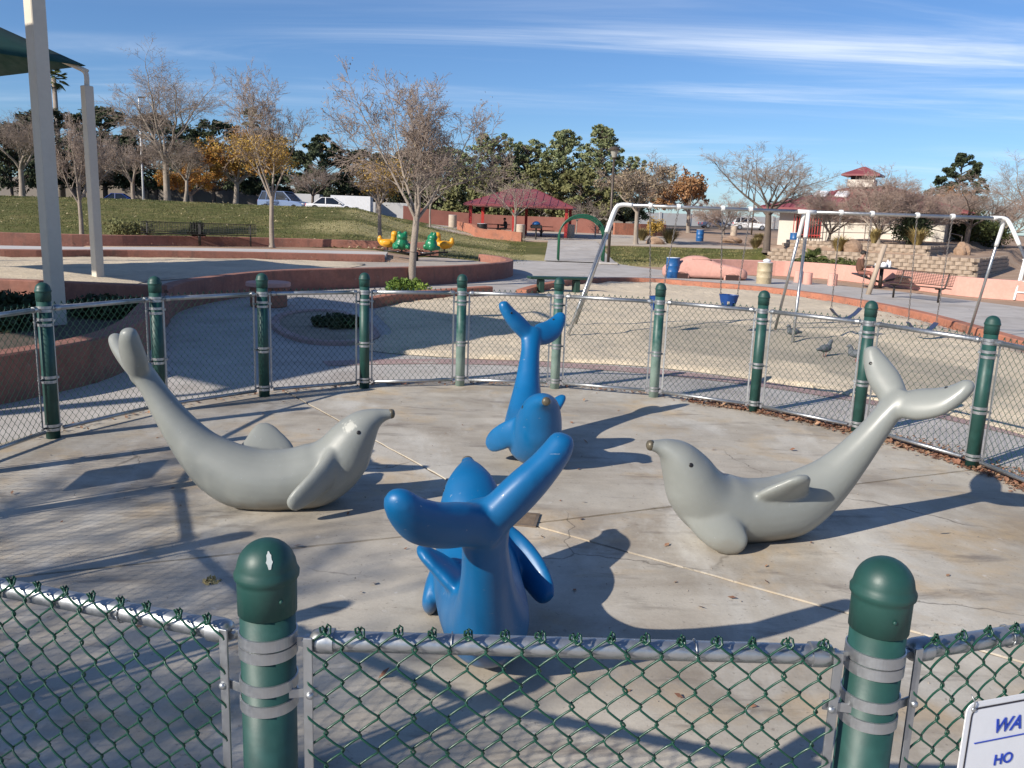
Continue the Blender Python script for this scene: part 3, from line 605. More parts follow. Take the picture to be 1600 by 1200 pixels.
# ================================================================== DOLPHINS
def ell_loft(st, n=20):                                   # stations: centre, axis1*half, axis2*half
    mb = MB(); rings = []
    for c_, a, b_ in st: rings.append([Vector(c_)+Vector(a)*math.cos(2*PI*k/n)+Vector(b_)*math.sin(2*PI*k/n) for k in range(n)])
    return mb.quadstrip_ring(rings)
def interp_st(st, n):
    A = np.array([np.concatenate([np.array(x, float).ravel() for x in s_]) for s_ in st]); P = spline(A, n); return [(p[0:3], p[3:6], p[6:9]) for p in P]
def dolphin_mesh():
    #        x     y    z     h     w   (body centre line, half height in plane, half width)
    body = [(.895, .056, .652, .024, .025), (.875, .056, .652, .034, .036), (.83, .055, .645, .042, .048), (.77, .053, .626, .068, .088), (.70, .051, .578, .112, .136), (.625, .05, .485, .155, .170), (.565, .048, .38, .185, .19), (.475, .046, .285, .205, .200), (.36, .044, .225, .222, .215),
            (.20, .042, .200, .207, .218), (.02, .040, .198, .205, .212), (-.14, .042, .222, .212, .195), (-.28, .05, .300, .190, .165), (-.40, .066, .405, .152, .138), (-.50, .084, .525, .122, .115), (-.595, .102, .66, .098, .098), (-.675, .120, .79, .080, .088), (-.74, .132, .90, .070, .095), (-.775, .14, .965, .055, .09), (-.79, .142, 1.0, .03, .06)]
    st = []; pts = [Vector(b_[:3]) for b_ in body]
    for i, b_ in enumerate(body):
        d = (pts[min(i+1, len(pts)-1)]-pts[max(i-1, 0)]).normalized(); lat = Vector((0, 1, 0)); lat = (lat-d*lat.dot(d)).normalized(); up = d.cross(lat)
        st.append((b_[:3], tuple(up*b_[3]), tuple(lat*b_[4])))
    parts = [ell_loft(interp_st(st, 3), 26)]
    def blade(path, chord, half_c, half_t, nn=4):
        P = [Vector(p) for p in path]; st = []
        for i, p in enumerate(P):
            d = (P[min(i+1, len(P)-1)]-P[max(i-1, 0)]).normalized(); c_ = Vector(chord[i] if isinstance(chord, list) else chord); c_ = (c_-d*c_.dot(d)).normalized(); n_ = d.cross(c_)
            st.append((tuple(p), tuple(c_*half_c[i]), tuple(n_*half_t[i])))
        parts.append(ell_loft(interp_st(st, nn), 18))
    # flukes: thick paddles that turn up at the tips (right higher than left)
    blade([(-.745, .16, .865), (-.765, .09, .945), (-.757, .0, 1.035), (-.747, -.075, 1.112), (-.739, -.128, 1.182), (-.736, -.144, 1.222), (-.736, -.147, 1.238)], (-.5, -.25, .83), [.075, .088, .100, .086, .062, .046, .02], [.06, .068, .068, .06, .054, .044, .018])
    blade([(-.745, .10, .865), (-.775, .17, .905), (-.83, .255, .930), (-.90, .345, .968), (-.965, .41, 1.032), (-1.003, .445, 1.088), (-1.018, .458, 1.115)], (-.66, -.1, .74), [.075, .095, .115, .105, .076, .052, .02], [.06, .068, .068, .06, .054, .044, .018])
    # dorsal fin, leaning to the left
    blade([(.03, .10, .27), (.02, .21, .375), (.0, .28, .445), (-.012, .325, .49), (-.016, .35, .512)], (1, .06, -.05), [.22, .185, .120, .075, .03], [.055, .05, .038, .03, .014])
    # flippers
    blade([(.52, -.06, .36), (.455, -.165, .295), (.37, -.24, .225), (.29, -.285, .165), (.245, -.305, .128), (.232, -.31, .118)], (.35, .5, -.75), [.11, .105, .10, .082, .055, .02], [.06, .052, .046, .04, .033, .014])
    blade([(.55, .12, .27), (.49, .19, .19), (.425, .24, .125), (.36, .268, .085), (.315, .28, .062), (.30, .282, .055)], (.6, -.1, -.7), [.13, .135, .125, .098, .06, .02], [.075, .065, .055, .045, .035, .014])
    mb = MB()
    for p in parts:
        b0 = len(mb.v); mb.v += p.v; mb.f += [tuple(i+b0 for i in f_) for f_ in p.f]
    me = mb.mesh('body'); bm = bmesh.new(); bm.from_mesh(me); bmesh.ops.recalc_face_normals(bm, faces=bm.faces); bm.to_mesh(me); bm.free()
    o = bpy.data.objects.new('tmp', me); COL.objects.link(o)
    md = o.modifiers.new('r', 'REMESH'); md.mode = 'VOXEL'; md.voxel_size = .0125; md.use_smooth_shade = True
    ms = o.modifiers.new('s', 'SMOOTH'); ms.factor = .5; ms.iterations = 7
    dg_ = bpy.context.evaluated_depsgraph_get(); me2 = bpy.data.meshes.new_from_object(o.evaluated_get(dg_)); bpy.data.objects.remove(o)
    me2.polygons.foreach_set('use_smooth', [True]*len(me2.polygons)); me2.name = 'body'
    for v in me2.vertices:
        if v.co.z < .012: v.co.z = .004
    return me2
DM = dolphin_mesh()
def paint(name, col, var):
    M = mat(name, col, .43, var=[(1.6, var), (7, var*.6)], bump=[(7, .12, .006), (45, .08, .002)], coat=.05, col2=tuple(min(1, c_*1.25+.015) for c_ in col), mask=(2.3, .52, .78, 7, None, .45), extra=[(tuple(c_*.72 for c_ in col), (1.1, .55, .75, 5, (1, 1, 2), .35)), ((.42, .40, .36), (26, .72, .76, 5, None, .8)), ((.34, .36, .38), (42, .69, .73, 3, (1, .25, 1), .5))])
    t = M.node_tree; b = t.nodes['Principled BSDF']; src = b.inputs['Base Color'].links[0].from_socket; co = N('ShaderNodeTexCoord', t).outputs['Object']; sx = N('ShaderNodeSeparateXYZ', t); t.links.new(co, sx.inputs[0])
    n = N('ShaderNodeTexNoise', t); n.inputs['Scale'].default_value = 9; n.inputs['Detail'].default_value = 6; t.links.new(co, n.inputs[0]); a = N('ShaderNodeMath', t, operation='MULTIPLY_ADD'); t.links.new(n.outputs[0], a.inputs[0]); a.inputs[1].default_value = -.16; t.links.new(sx.outputs['Z'], a.inputs[2])
    r_ = N('ShaderNodeMapRange', t); r_.clamp = True; t.links.new(a.outputs[0], r_.inputs[0]); r_.inputs[1].default_value = .03; r_.inputs[2].default_value = -.07; r_.inputs[4].default_value = .75
    q = N('ShaderNodeMix', t, data_type='RGBA'); t.links.new(r_.outputs[0], q.inputs[0]); t.links.new(src, q.inputs[6]); q.inputs[7].default_value = (.20, .165, .12, 1); t.links.new(q.outputs[2], b.inputs['Base Color'])   # splashed dirt round the foot
    return M
M_GREY = paint('grey_dolphin_paint', (.24, .25, .232), .035); M_GREYW = paint('grey_dolphin_worn_paint', (.24, .25, .232), .035); M_BLUE = paint('blue_dolphin_paint', (.002, .112, .285), .07)
def patch(M, c0, r0):                                     # a rough patch of flaked paint
    t = M.node_tree; b = t.nodes['Principled BSDF']; src = b.inputs['Base Color'].links[0].from_socket
    co = N('ShaderNodeTexCoord', t).outputs['Object']; ds = N('ShaderNodeVectorMath', t, operation='DISTANCE'); t.links.new(co, ds.inputs[0]); ds.inputs[1].default_value = c0
    n = N('ShaderNodeTexNoise', t); n.inputs['Scale'].default_value = 38; n.inputs['Detail'].default_value = 6; t.links.new(co, n.inputs[0])
    a = N('ShaderNodeMath', t, operation='MULTIPLY_ADD'); t.links.new(n.outputs[0], a.inputs[0]); a.inputs[1].default_value = .16; t.links.new(ds.outputs['Value'], a.inputs[2])
    r_ = N('ShaderNodeMapRange', t); r_.clamp = True; t.links.new(a.outputs[0], r_.inputs[0]); r_.inputs[1].default_value = r0+.09; r_.inputs[2].default_value = r0+.075
    q = N('ShaderNodeMix', t, data_type='RGBA'); t.links.new(r_.outputs[0], q.inputs[0]); t.links.new(src, q.inputs[6]); q.inputs[7].default_value = (.43, .43, .385, 1); t.links.new(q.outputs[2], b.inputs['Base Color'])
patch(M_GREYW, (.60, -.06, .60), .042)
BV = BVHTree.FromPolygons([v.co[:] for v in DM.vertices], [p.vertices[:] for p in DM.polygons])
M_EYE = mat('dark_eye', (.015, .013, .012), .35); M_NOSE = mat('worn_nose_metal', (.13, .11, .075), .45, metal=.3, var=[(30, .4)], bump=(60, .3, .003))
def dot(p, r_, name, M, parent, depth=.003):
    c_, n_, _, _ = BV.find_nearest(Vector(p)); MB().lathe([(r_, -.004), (r_, depth*.4), (r_*.75, depth), (r_*.2, depth*1.2)], 14, c_, ax=n_.to_track_quat('Z', 'Y').to_matrix()).build(name, M, parent, smooth=True)
for (x, y, deg, M_, lab) in ((1.704, 5.231, 193.2, M_GREY, 'grey dolphin sculpture on the right, snout towards the pad centre'), (-1.675, 5.376, 8.2, M_GREYW, 'grey dolphin sculpture on the left with a flaked patch on its head'),
                             (.112, 6.999, 276.1, M_BLUE, 'blue dolphin sculpture farthest from the camera, snout facing the camera'), (-.054, 3.623, 98.0, M_BLUE, 'blue dolphin sculpture nearest the camera, seen from its raised tail')):
    e = empty('dolphin_sculpture', (x, y, .014), R(deg)); tag(e, lab, 'sculpture', 'four dolphin sculptures on the round pad')
    me = DM.copy(); me.materials.clear(); link('body', me, M_, e)
    nb = MB().lathe([(.033, -.004), (.0335, .012), (.029, .024), (.018, .031), (.004, .034)], 16, (.868, .056, .652), ax=Vector((1, 0, .02)).to_track_quat('Z', 'Y').to_matrix()).build('nose_tip', M_NOSE, e, smooth=True)
    for s_ in (-1, 1): dot((.665, .05+.16*s_, .565), .014, 'eye', M_EYE, e)
    dot((-.70, -.075, 1.13), .011, 'bolt_hole', M_EYE, e); dot((-.92, .36, 1.06), .011, 'bolt_hole', M_EYE, e)
# ================================================================== SHADE CANOPIES (cream columns, green cloth)
M_CREAM = mat('cream_column_paint', (.62, .56, .46), .5, var=[(1.5, .06), (14, .04)], bump=(40, .06, .002))
M_CLOTH = mat('green_shade_cloth', (.006, .05, .042), .85, var=[(2, .15)], bump=(200, .2, .002))
du = Vector((-.54, -.84, 0)).normalized(); dvv = Vector((-.84, .54, 0)).normalized()
def canopy(c0, size, zt, zg, lab, s2=None, shift=(0, 0)):
    e = empty('shade_canopy', (c0[0], c0[1], zg)); tag(e, lab, 'canopy', 'shade canopies over the play areas')
    rot = Matrix.Rotation(math.atan2(du.y, du.x), 3, 'Z')
    s2 = s2 or size; k0 = du*shift[0]+dvv*shift[1]; cs = [k0, k0+du*size, k0+du*size+dvv*s2, k0+dvv*s2]; ctr = k0+(du*size+dvv*s2)/2; pk_ = Vector((ctr.x, ctr.y, zt-zg+.43*s2*.707))
    for ci, c_ in enumerate(cs):
        kc = c_; c_ = Vector((0, 0, 0)) if ci == 0 else c_
        MB().box((c_.x, c_.y, (zt-zg-.42)/2), (.205, .205, zt-zg-.42), rot, .012).build('column', M_CREAM, e)
        MB().box((c_.x, c_.y, .012), (.36, .36, .024), rot, .003).build('base_plate', M_CREAM, e)
        inw = (ctr-c_).normalized()
        pts = spline([Vector((c_.x, c_.y, zt-zg-.44)), Vector((c_.x, c_.y, zt-zg-.16)), Vector((c_.x, c_.y, zt-zg-.05))+inw*.12, Vector((kc.x, kc.y, zt-zg+.06))+inw*.4, pk_+Vector((0, 0, -.05))], 4)
        MB().tube(pts, .055, 10).build('rafter', M_CREAM, e, smooth=True)
    mb = MB(); n = 10
    for k in range(4):                                    # four sagging cloth panels
        a, b_ = cs[k]+Vector((0, 0, zt-zg)), cs[(k+1) % 4]+Vector((0, 0, zt-zg)); b0 = len(mb.v)
        for i in range(n+1):
            t_ = i/n
            for j in range(n+1):
                q = a.lerp(b_, j/n).lerp(pk_, t_); sag = -.35*(4*(j/n)*(1-j/n))*(1-t_)*.35; inn = (Vector((ctr.x, ctr.y, q.z))-q)*(.05*(4*(j/n)*(1-j/n))*(1-t_))
                mb.v.append(tuple(q+inn+Vector((0, 0, sag*.5+.02))))
        for i in range(n):
            for j in range(n): p = b0+i*(n+1)+j; mb.f.append((p, p+1, p+n+2, p+n+1))
    o = mb.build('cloth', M_CLOTH, e, smooth=True); sm = o.modifiers.new('thick', 'SOLIDIFY'); sm.thickness = .012
    return e
canopy((-9.95, 20.0), 8.0, 5.05, .25, 'green shade canopy on cream columns over the far left sand', 7.0)
canopy((-6.72, 12.2), 8.0, 5.35, .1, 'shade canopy whose tall cream column rises beside the left fence', 7.4, (1.6, -1.6))

# ================================================================== TREES
M_BARK = mat('pale_bark', (.29, .24, .195), .9, var=[(6, .25, (1, 1, .25)), (30, .2)], bump=(24, .6, .02)); M_BARKD = mat('dark_bark', (.13, .10, .08), .95, var=[(6, .25, (1, 1, .25)), (25, .2)], bump=(20, .6, .02))
M_TWIG = mat('grey_twigs', (.32, .25, .205), .9, var=[(1.5, .15)]); M_TWIGR = mat('reddish_twigs', (.38, .28, .23), .9, var=[(1.5, .15)])
def leafmat(name, c1_, c2_): return mat(name, c1_, .75, var=[(.9, .3), (6, .2)], col2=c2_, mask=(1.3, .42, .62, 4), spec=.3)
M_LPINE = leafmat('pine_needles', (.16, .19, .085), (.25, .255, .125)); M_LDARK = leafmat('dark_evergreen', (.032, .046, .022), (.06, .072, .032)); M_LOR = leafmat('orange_leaves', (.38, .16, .035), (.42, .25, .05)); M_LYE = leafmat('yellow_leaves', (.46, .29, .06), (.36, .23, .07)); M_LRUST = leafmat('rust_leaves', (.30, .145, .065), (.36, .21, .10)); M_LTAN = leafmat('tan_seed_heads', (.30, .235, .15), (.24, .17, .12)); M_LOL = leafmat('olive_leaves', (.15, .155, .06), (.20, .19, .08)); M_LBR = leafmat('bright_green', (.10, .17, .03), (.17, .22, .04))
def grow(rs, Hh, spread, trunk_h, r0, lv, nch, lean=0., upw=.25, twig=.35):
    big, fine, tips = [], [], []
    def branch(p, d, L, r_, lev):
        steps = 5 if lev < 2 else (3 if lev < lv else 2); q = p; sl_ = L/steps; pts = [p]
        for i in range(steps):
            d = d+rs.normal(size=3)*(.10+.05*lev); d[2] += upw*(.10 if lev < 2 else .05); d = d/np.linalg.norm(d)
            q2 = q+d*sl_; ra = r_*(1-.62*i/steps); rb = r_*(1-.62*(i+1)/steps)
            (big if lev <= 1 or ra > .018 else fine).append((q, q2, ra, rb)); q = q2; pts.append(q)
        if lev >= lv:
            tips.append(q); return
        n = nch[lev]
        for k in range(n):
            f_ = .30+.70*(k+rs.random()*.8)/n; i = min(int(f_*steps), steps-1); pp = pts[i]+(pts[i+1]-pts[i])*(f_*steps-i)
            s_ = rs.normal(size=3); s_ -= d*(s_@d); s_ /= np.linalg.norm(s_)+1e-9
            an = R(rs.uniform(24, 58)); nd = d*math.cos(an)+s_*math.sin(an); nd[2] += .12
            branch(pp, nd/np.linalg.norm(nd), L*rs.uniform(.48, .72)*(1-.3*f_), max(.0035, r_*(1-.55*f_)*rs.uniform(.42, .6)), lev+1)
        branch(q, d, L*.5, r_*.36, lev+1)
    t0 = np.array([0, 0, -.05]); top = np.array([rs.normal()*.05+lean*trunk_h, rs.normal()*.05, trunk_h])
    md_ = top*.5+np.array([rs.normal()*.03, rs.normal()*.03, 0])
    big.append((t0, np.array([0, 0, .12]), r0*1.5, r0*1.12)); big.append((np.array([0, 0, .12]), md_, r0*1.12, r0*.95)); big.append((md_, top, r0*.95, r0*.86))
    nl = nch[-1]; ph = rs.random()*6
    for k in range(nl):
        a = ph+2*PI*k/nl+rs.normal()*.25; el = R(rs.uniform(38, 72)) if k else R(82)
        sp_ = spread/(Hh)*1.6; d = np.array([math.cos(a)*math.cos(el)*sp_*1.3, math.sin(a)*math.cos(el)*sp_*1.3, math.sin(el)]); d /= np.linalg.norm(d)
        branch(top-np.array([0, 0, rs.random()*.25*trunk_h*.5]), d, (Hh-trunk_h)*rs.uniform(.42, .60), r0*rs.uniform(.42, .62), 0)
    # scale the crown to the wanted height
    zs = max(s_[1][2] for s_ in big+fine); k = (Hh-trunk_h)/(zs-trunk_h)
    def sc(p): return np.array([p[0]*k, p[1]*k, trunk_h+(p[2]-trunk_h)*k]) if p[2] > trunk_h else p
    xsx = np.percentile(np.abs(np.array([sc(t_)[:2] for t_ in tips])), 97); kx = spread/max(xsx, .1)
    def sc2(p):
        p = sc(p); w = np.clip((p[2]-trunk_h*.9)/(Hh*.15), 0, 1); return np.array([p[0]*(1+(kx-1)*w), p[1]*(1+(kx-1)*w), p[2]])
    f2 = lambda L_: [(sc2(a), sc2(b_), c_, d_) for a, b_, c_, d_ in L_]
    return f2(big), f2(fine), [sc2(t_) for t_ in tips]
def bare_tree(seed, Hh, spread, trunk_h, r0, lab=None, pos=None, nch=(5, 5, 4, 4, 5), lv=3, leaf=None, bark=None, twig=None, grp='bare winter trees', name='bare_tree', lean=0., rz=0., leaf_n=0, leaf_s=.09, leaf_z=(0, 1)):
    rs = np.random.RandomState(seed); big, fine, tips = grow(rs, Hh, spread, trunk_h, r0, lv, nch, lean)
    e = empty(name, pos if pos is not None else (0, 0, 0), rz)
    segs_mesh('trunk', big, 7, bark or M_BARK, e)
    cr = segs_mesh('crown', [(a, b_, max(c_, .0042+.00035*Hh), max(d_, .0035)) for a, b_, c_, d_ in fine], 3, twig or M_TWIG, e)
    if leaf:
        T_ = np.array(tips); zq = (T_[:, 2]-trunk_h)/(Hh-trunk_h); ok = T_[(zq >= leaf_z[0]) & (zq <= leaf_z[1])]
        ok = ok[rs.permutation(len(ok))[:leaf_n]]
        if len(ok):
            V, Fa = leaf_cloud(rs, ok, .28, 9, leaf_s); o = npmesh('leaves', V, Fa, leaf, e)
    if lab: tag(e, lab, 'tree', grp)
    return e
def reuse(src, pos, rz, sc, lab, grp='bare winter trees'):
    e = copy_tree(src); e.location = pos; e.rotation_euler = (0, 0, rz); e.scale = (sc if hasattr(sc, '__len__') else (sc, sc, sc)); tag(e, lab, 'tree', grp); return e
def evergreen(seed, Hh, spread, lab, pos, M_, n=70, shape='round', trunk_h=None, per=90, size=.16, grp='evergreens behind the park', bark=None, name='evergreen_tree', fine=False):
    rs = np.random.RandomState(seed); e = empty(name, pos); th = trunk_h or Hh*.25
    C, rad, segs = [], [], [(np.array([0, 0, -.1]), np.array([0, 0, th]), Hh*.022, Hh*.018)]
    segs.append((np.array([0, 0, th]), np.array([rs.normal()*.2, rs.normal()*.2, Hh*.93]), Hh*.018, Hh*.003))
    for k in range(n):
        u = rs.random(); z = th*.75+(Hh-th*.75)*u
        pr_ = {'round': math.sin(PI*min(1, .12+.88*u))**.55, 'pine': (1-u)**.6*.95+.12, 'tall': .35+.65*math.sin(PI*min(1, .1+.85*u))}[shape]
        a = rs.random()*6.28; r_ = spread*pr_*(.35+.65*math.sqrt(rs.random()))*(.75+.5*rs.random())
        c_ = np.array([math.cos(a)*r_, math.sin(a)*r_, z]); C.append(c_); rad.append(spread*(rs.uniform(.07, .17) if fine else rs.uniform(.11, .24))*(1.1-.5*u))
        segs.append((np.array([0, 0, max(th*.7, z-r_*.55)]), c_, Hh*.006, Hh*.002))
    segs_mesh('trunk', segs, 6, bark or M_BARKD, e)
    V, Fa = leaf_cloud(rs, np.array(C), np.array(rad), per, size, .7); npmesh('crown', V, Fa, M_, e); tag(e, lab, 'tree', grp); return e
def G(px, Yd): return Vector(ground_at(px, Yd))
def top_h(px, py, Yd, z0): return float(atY(px, py, Yd)[2]-z0)

# the trees one sees best
p = Vector(at(643, 447, 0)); tA = bare_tree(11, top_h(620, 86, p.y, 0), 2.35, 1.95, .105, 'tall bare tree with a pale trunk rising beside the curved wall', p, nch=(6, 6, 5, 4, 6), lv=4, leaf=M_LTAN, leaf_n=150, leaf_s=.028, lean=.02)
p = G(425, 34.6); p.z = .55; tB = bare_tree(23, top_h(430, 96, p.y, p.z), 1.75, 2.0, .095, 'thin bare tree with golden leaves in its lower crown near the mesh benches', p, nch=(5, 5, 4, 4, 5), lv=4, leaf=M_LYE, leaf_n=420, leaf_s=.035, leaf_z=(0, .42))
p = G(262, 64); tC = bare_tree(31, top_h(255, 66, 64, p.z), 4.6, 3.0, .24, 'large wide bare tree on top of the grass hill', p, nch=(6, 5, 5, 4, 6), lv=4)
p = G(1197, 47.0); tD = bare_tree(47, top_h(1225, 222, 47, p.z), 3.5, 2.1, .19, 'dark-trunked bare tree standing beside the pink wall', p, nch=(6, 5, 5, 4, 5), lv=4, bark=M_BARKD)
p = G(1372, 47.5); tE = bare_tree(53, top_h(1385, 250, 47.5, p.z), 3.1, .5, .13, 'many-stemmed bare tree in front of the red-roofed building', p, nch=(6, 6, 5, 4, 9), lv=4, twig=M_TWIGR)
p = G(128, 36.2); tF = bare_tree(61, top_h(110, 170, 36.2, p.z), 1.7, 1.6, .09, 'bushy bare tree between the two cream columns', p, nch=(6, 5, 5, 4, 7), lv=4)
p = G(594, 36.8); p.z = .6; tG = bare_tree(71, top_h(585, 232, 36.8, p.z), 1.15, 1.75, .085, 'young tree hung with yellow leaves behind the spinner', p, nch=(5, 5, 4, 4, 6), lv=3, leaf=M_LYE, leaf_n=330, leaf_s=.05)
p = G(803, 59); tH = bare_tree(83, top_h(800, 266, 59, p.z), 2.3, 1.7, .09, 'fan-shaped bare tree in front of the picnic shelter', p, nch=(4, 5, 4, 3, 7), lv=3)
p = G(993, 58); tI = bare_tree(91, top_h(1015, 232, 58, p.z), 2.6, 2.2, .16, 'half-bare tree with yellowing leaves right of the lamp post', p, nch=(6, 5, 5, 4, 5), lv=4, leaf=M_LTAN, leaf_n=420, leaf_s=.09, leaf_z=(0, .75))
p = G(1075, 92); tJ = bare_tree(97, top_h(1075, 264, 92, p.z), 3.9, 2.4, .22, 'rust-leaved tree beyond the blue barrels', p, nch=(6, 5, 5, 4, 6), lv=3, leaf=M_LRUST, leaf_n=900, leaf_s=.15, grp='leafy autumn trees')
p = G(368, 66); tK = bare_tree(101, top_h(365, 205, 66, p.z), 3.2, 1.9, .2, 'orange-leaved tree on the hill crest left of the cars', p, nch=(6, 5, 5, 4, 6), lv=3, leaf=M_LOR, leaf_n=950, leaf_s=.11, grp='leafy autumn trees')
reuse(tH, G(672, 60), 2.6, (.75, .75, .95), 'low spreading bare tree left of the picnic shelter')
reuse(tC, G(590, 86), 1.2, (.72, .72, .55), 'wide bare tree shading the parked white car')
reuse(tD, G(488, 82), 4.0, .78, 'bare tree beside the blue parked car')
reuse(tA, G(290, 62), .9, (1.2, 1.2, .78), 'smaller bare tree right of the wide hilltop tree')
reuse(tC, G(35, 60), 2.7, (.8, .8, .62), 'bare tree at the left edge behind the tall cream column')
reuse(tF, G(210, 70), 1.7, (1.9, 1.9, 1.15), 'bare tree behind the tall light pole')
reuse(tK, G(300, 74), 2.0, (.75, .75, .72), 'small orange-tinged tree behind the wide hilltop tree', 'leafy autumn trees')
reuse(tE, G(1270, 75), .7, (1.15, 1.15, 1.05), 'bare tree rising over the left end of the red roof')
reuse(tE, G(1130, 85), 2.0, (1.0, 1.0, .95), 'bare tree behind the white parked car')
reuse(tD, G(1508, 52), 3.0, (.85, .85, .72), 'bare tree with a dark trunk on the retaining wall mound')
reuse(tE, G(1560, 58), 1.1, (1.35, 1.35, 1.0), 'hazy bare tree at the right edge behind the white chair')
reuse(tE, G(1450, 78), 2.9, (1.4, 1.4, 1.05), 'bare tree behind the right end of the red roof')
reuse(tH, G(900, 72), .4, (.55, .55, .62), 'thin bare sapling at the right of the shelter')
reuse(tH, G(930, 66), 2.4, (.55, .55, .62), 'thin bare sapling between the arch and the lamp post')
reuse(tJ, G(1480, 95), 1.0, (.9, .9, .9), 'rusty-leaved tree under the lone pine', 'leafy autumn trees')
reuse(tC, G(1610, 66), 3.4, (.8, .8, .66), 'bare tree cut off by the right edge of the picture')
# a bare tree outside the picture on the left whose twigs mottle the pad
bare_tree(131, 7.5, 2.8, 2.3, .10, 'bare tree outside the fence whose shadow mottles the left of the pad', Vector((-12.4, -3.8, 0)), nch=(4, 4, 3, 3, 4), lv=3)
reuse(tA, Vector((-8.6, -3.3, 0)), 1.1, (1.3, 1.3, 1.1), 'second bare tree outside the fence that softly shades the near concrete')
reuse(tE, G(1295, 51), 3.9, (.72, .72, .8), 'bare tree in front of the red bar gate side of the building'); reuse(tE, G(1425, 50), 5.2, (.8, .8, .86), 'bare tree in front of the right end of the building')
# evergreens behind
EV = [(20, 100, 200, 5.5, 'dark dense evergreen at the far left edge', M_LDARK, 'round'), (85, 104, 172, 6.0, 'dark evergreen behind the cream columns', M_LDARK, 'round'), (165, 106, 170, 6.0, 'dark evergreen right of the short cream column', M_LDARK, 'round'), (245, 108, 182, 5.5, 'dark evergreen behind the wide hilltop tree', M_LDARK, 'round'),
      (335, 108, 190, 5.6, 'round dark evergreen above the orange tree', M_LDARK, 'round'), (415, 110, 206, 4.5, 'dark evergreen behind the thin golden tree', M_LDARK, 'round'), (505, 108, 214, 4.3, 'round evergreen above the white parked car', M_LDARK, 'round'), (570, 112, 236, 4.2, 'dark evergreen behind the yellow young tree', M_LDARK, 'round'),
      (640, 108, 235, 5.5, 'dark evergreen behind the tall bare tree', M_LDARK, 'round'), (700, 106, 232, 5.5, 'evergreen left of the shelter roof', M_LPINE, 'round'), (768, 104, 212, 4.3, 'green pine behind the left half of the shelter', M_LPINE, 'tall'), (818, 106, 221, 4.2, 'green pine above the shelter roof peak', M_LPINE, 'tall'), (876, 100, 204, 4.2, 'tall pine behind the right half of the shelter', M_LPINE, 'pine'), (932, 98, 197, 4.2, 'tallest pine, left of the lamp head', M_LPINE, 'pine'), (975, 106, 245, 3.8, 'lower pine behind the lamp post', M_LPINE, 'tall'),
      (1487, 110, 241, 3.0, 'lone dark pine above the bare trees on the right', M_LDARK, 'round')]
for i, (px, Yd, py, sp_, lab, M_, shp) in enumerate(EV):
    p = G(px, Yd); Hh = top_h(px, py, Yd, p.z); evergreen(200+i, Hh, sp_, lab, p, M_, 260 if M_ is M_LPINE else 130, shp, Hh*(.30 if M_ is M_LDARK else .2 if shp == 'pine' else .12), 58 if M_ is M_LPINE else 85, .14 if M_ is M_LPINE else .2, fine=M_ is M_LPINE)
for i, (px, Yd, py) in enumerate(((905, 92, 262), (845, 94, 258), (780, 94, 262), (730, 96, 262))):
    p = G(px, Yd); Hh = top_h(px, py, Yd, p.z); evergreen(260+i, Hh, 3.6, ['lower olive-green pine right behind the shelter roof', 'lower olive-green pine over the middle of the shelter roof', 'lower olive-green pine behind the shelter tree', 'lower olive-green pine left of the shelter roof'][i], p, M_LOL, 80, 'round', Hh*.1, 120, .2)
# palm
def palm(pos, Hh, fr, lab, nf=30):
    e = empty('palm_tree', pos); tag(e, lab, 'palm'); rs = random.Random(3)
    MB().tube([(0, 0, -.1), (.05, 0, Hh*.5), (.0, 0, Hh)], [Hh*.028, Hh*.02, Hh*.018], 8).build('trunk', M_BARK, e, smooth=True); mb = MB()
    for k in range(nf):
        a = k*2.4; el = R(rs.uniform(-55, 80)); d = Vector((math.cos(a)*math.cos(el), math.sin(a)*math.cos(el), math.sin(el))); s_ = Vector((-math.sin(a), math.cos(a), 0)); n_ = d.cross(s_)
        st = Vector((0, 0, Hh)); hub = st+d*fr*.5; mb.tube([st, hub], fr*.012, 4)
        for j in range(13):
            t_ = (j-6)/6*1.25; dd = (d*math.cos(t_)+s_*math.sin(t_)).normalized(); L = fr*.55*(1-.25*abs(t_)/1.25); tip = hub+dd*L+Vector((0, 0, -.22*L)); w = s_*math.cos(t_)-d*math.sin(t_)
            b0 = len(mb.v); mb.v += [tuple(hub-w*.012*fr), tuple(hub+w*.012*fr), tuple(hub+dd*L*.6+w*.03*fr), tuple(tip), tuple(hub+dd*L*.6-w*.03*fr)]; mb.f.append((b0, b0+1, b0+2, b0+3, b0+4))
    mb.build('fronds', leafmat('palm_fronds', (.10, .13, .04), (.15, .15, .05)), e, recalc=False); return e
p = G(97, 112); palm(p, top_h(97, 122, 112, p.z), 1.9, 'tall fan palm between the cream columns')
p = G(397, 118); palm(p, top_h(397, 186, 118, p.z), 1.8, 'fan palm peeping out behind the thin golden tree')

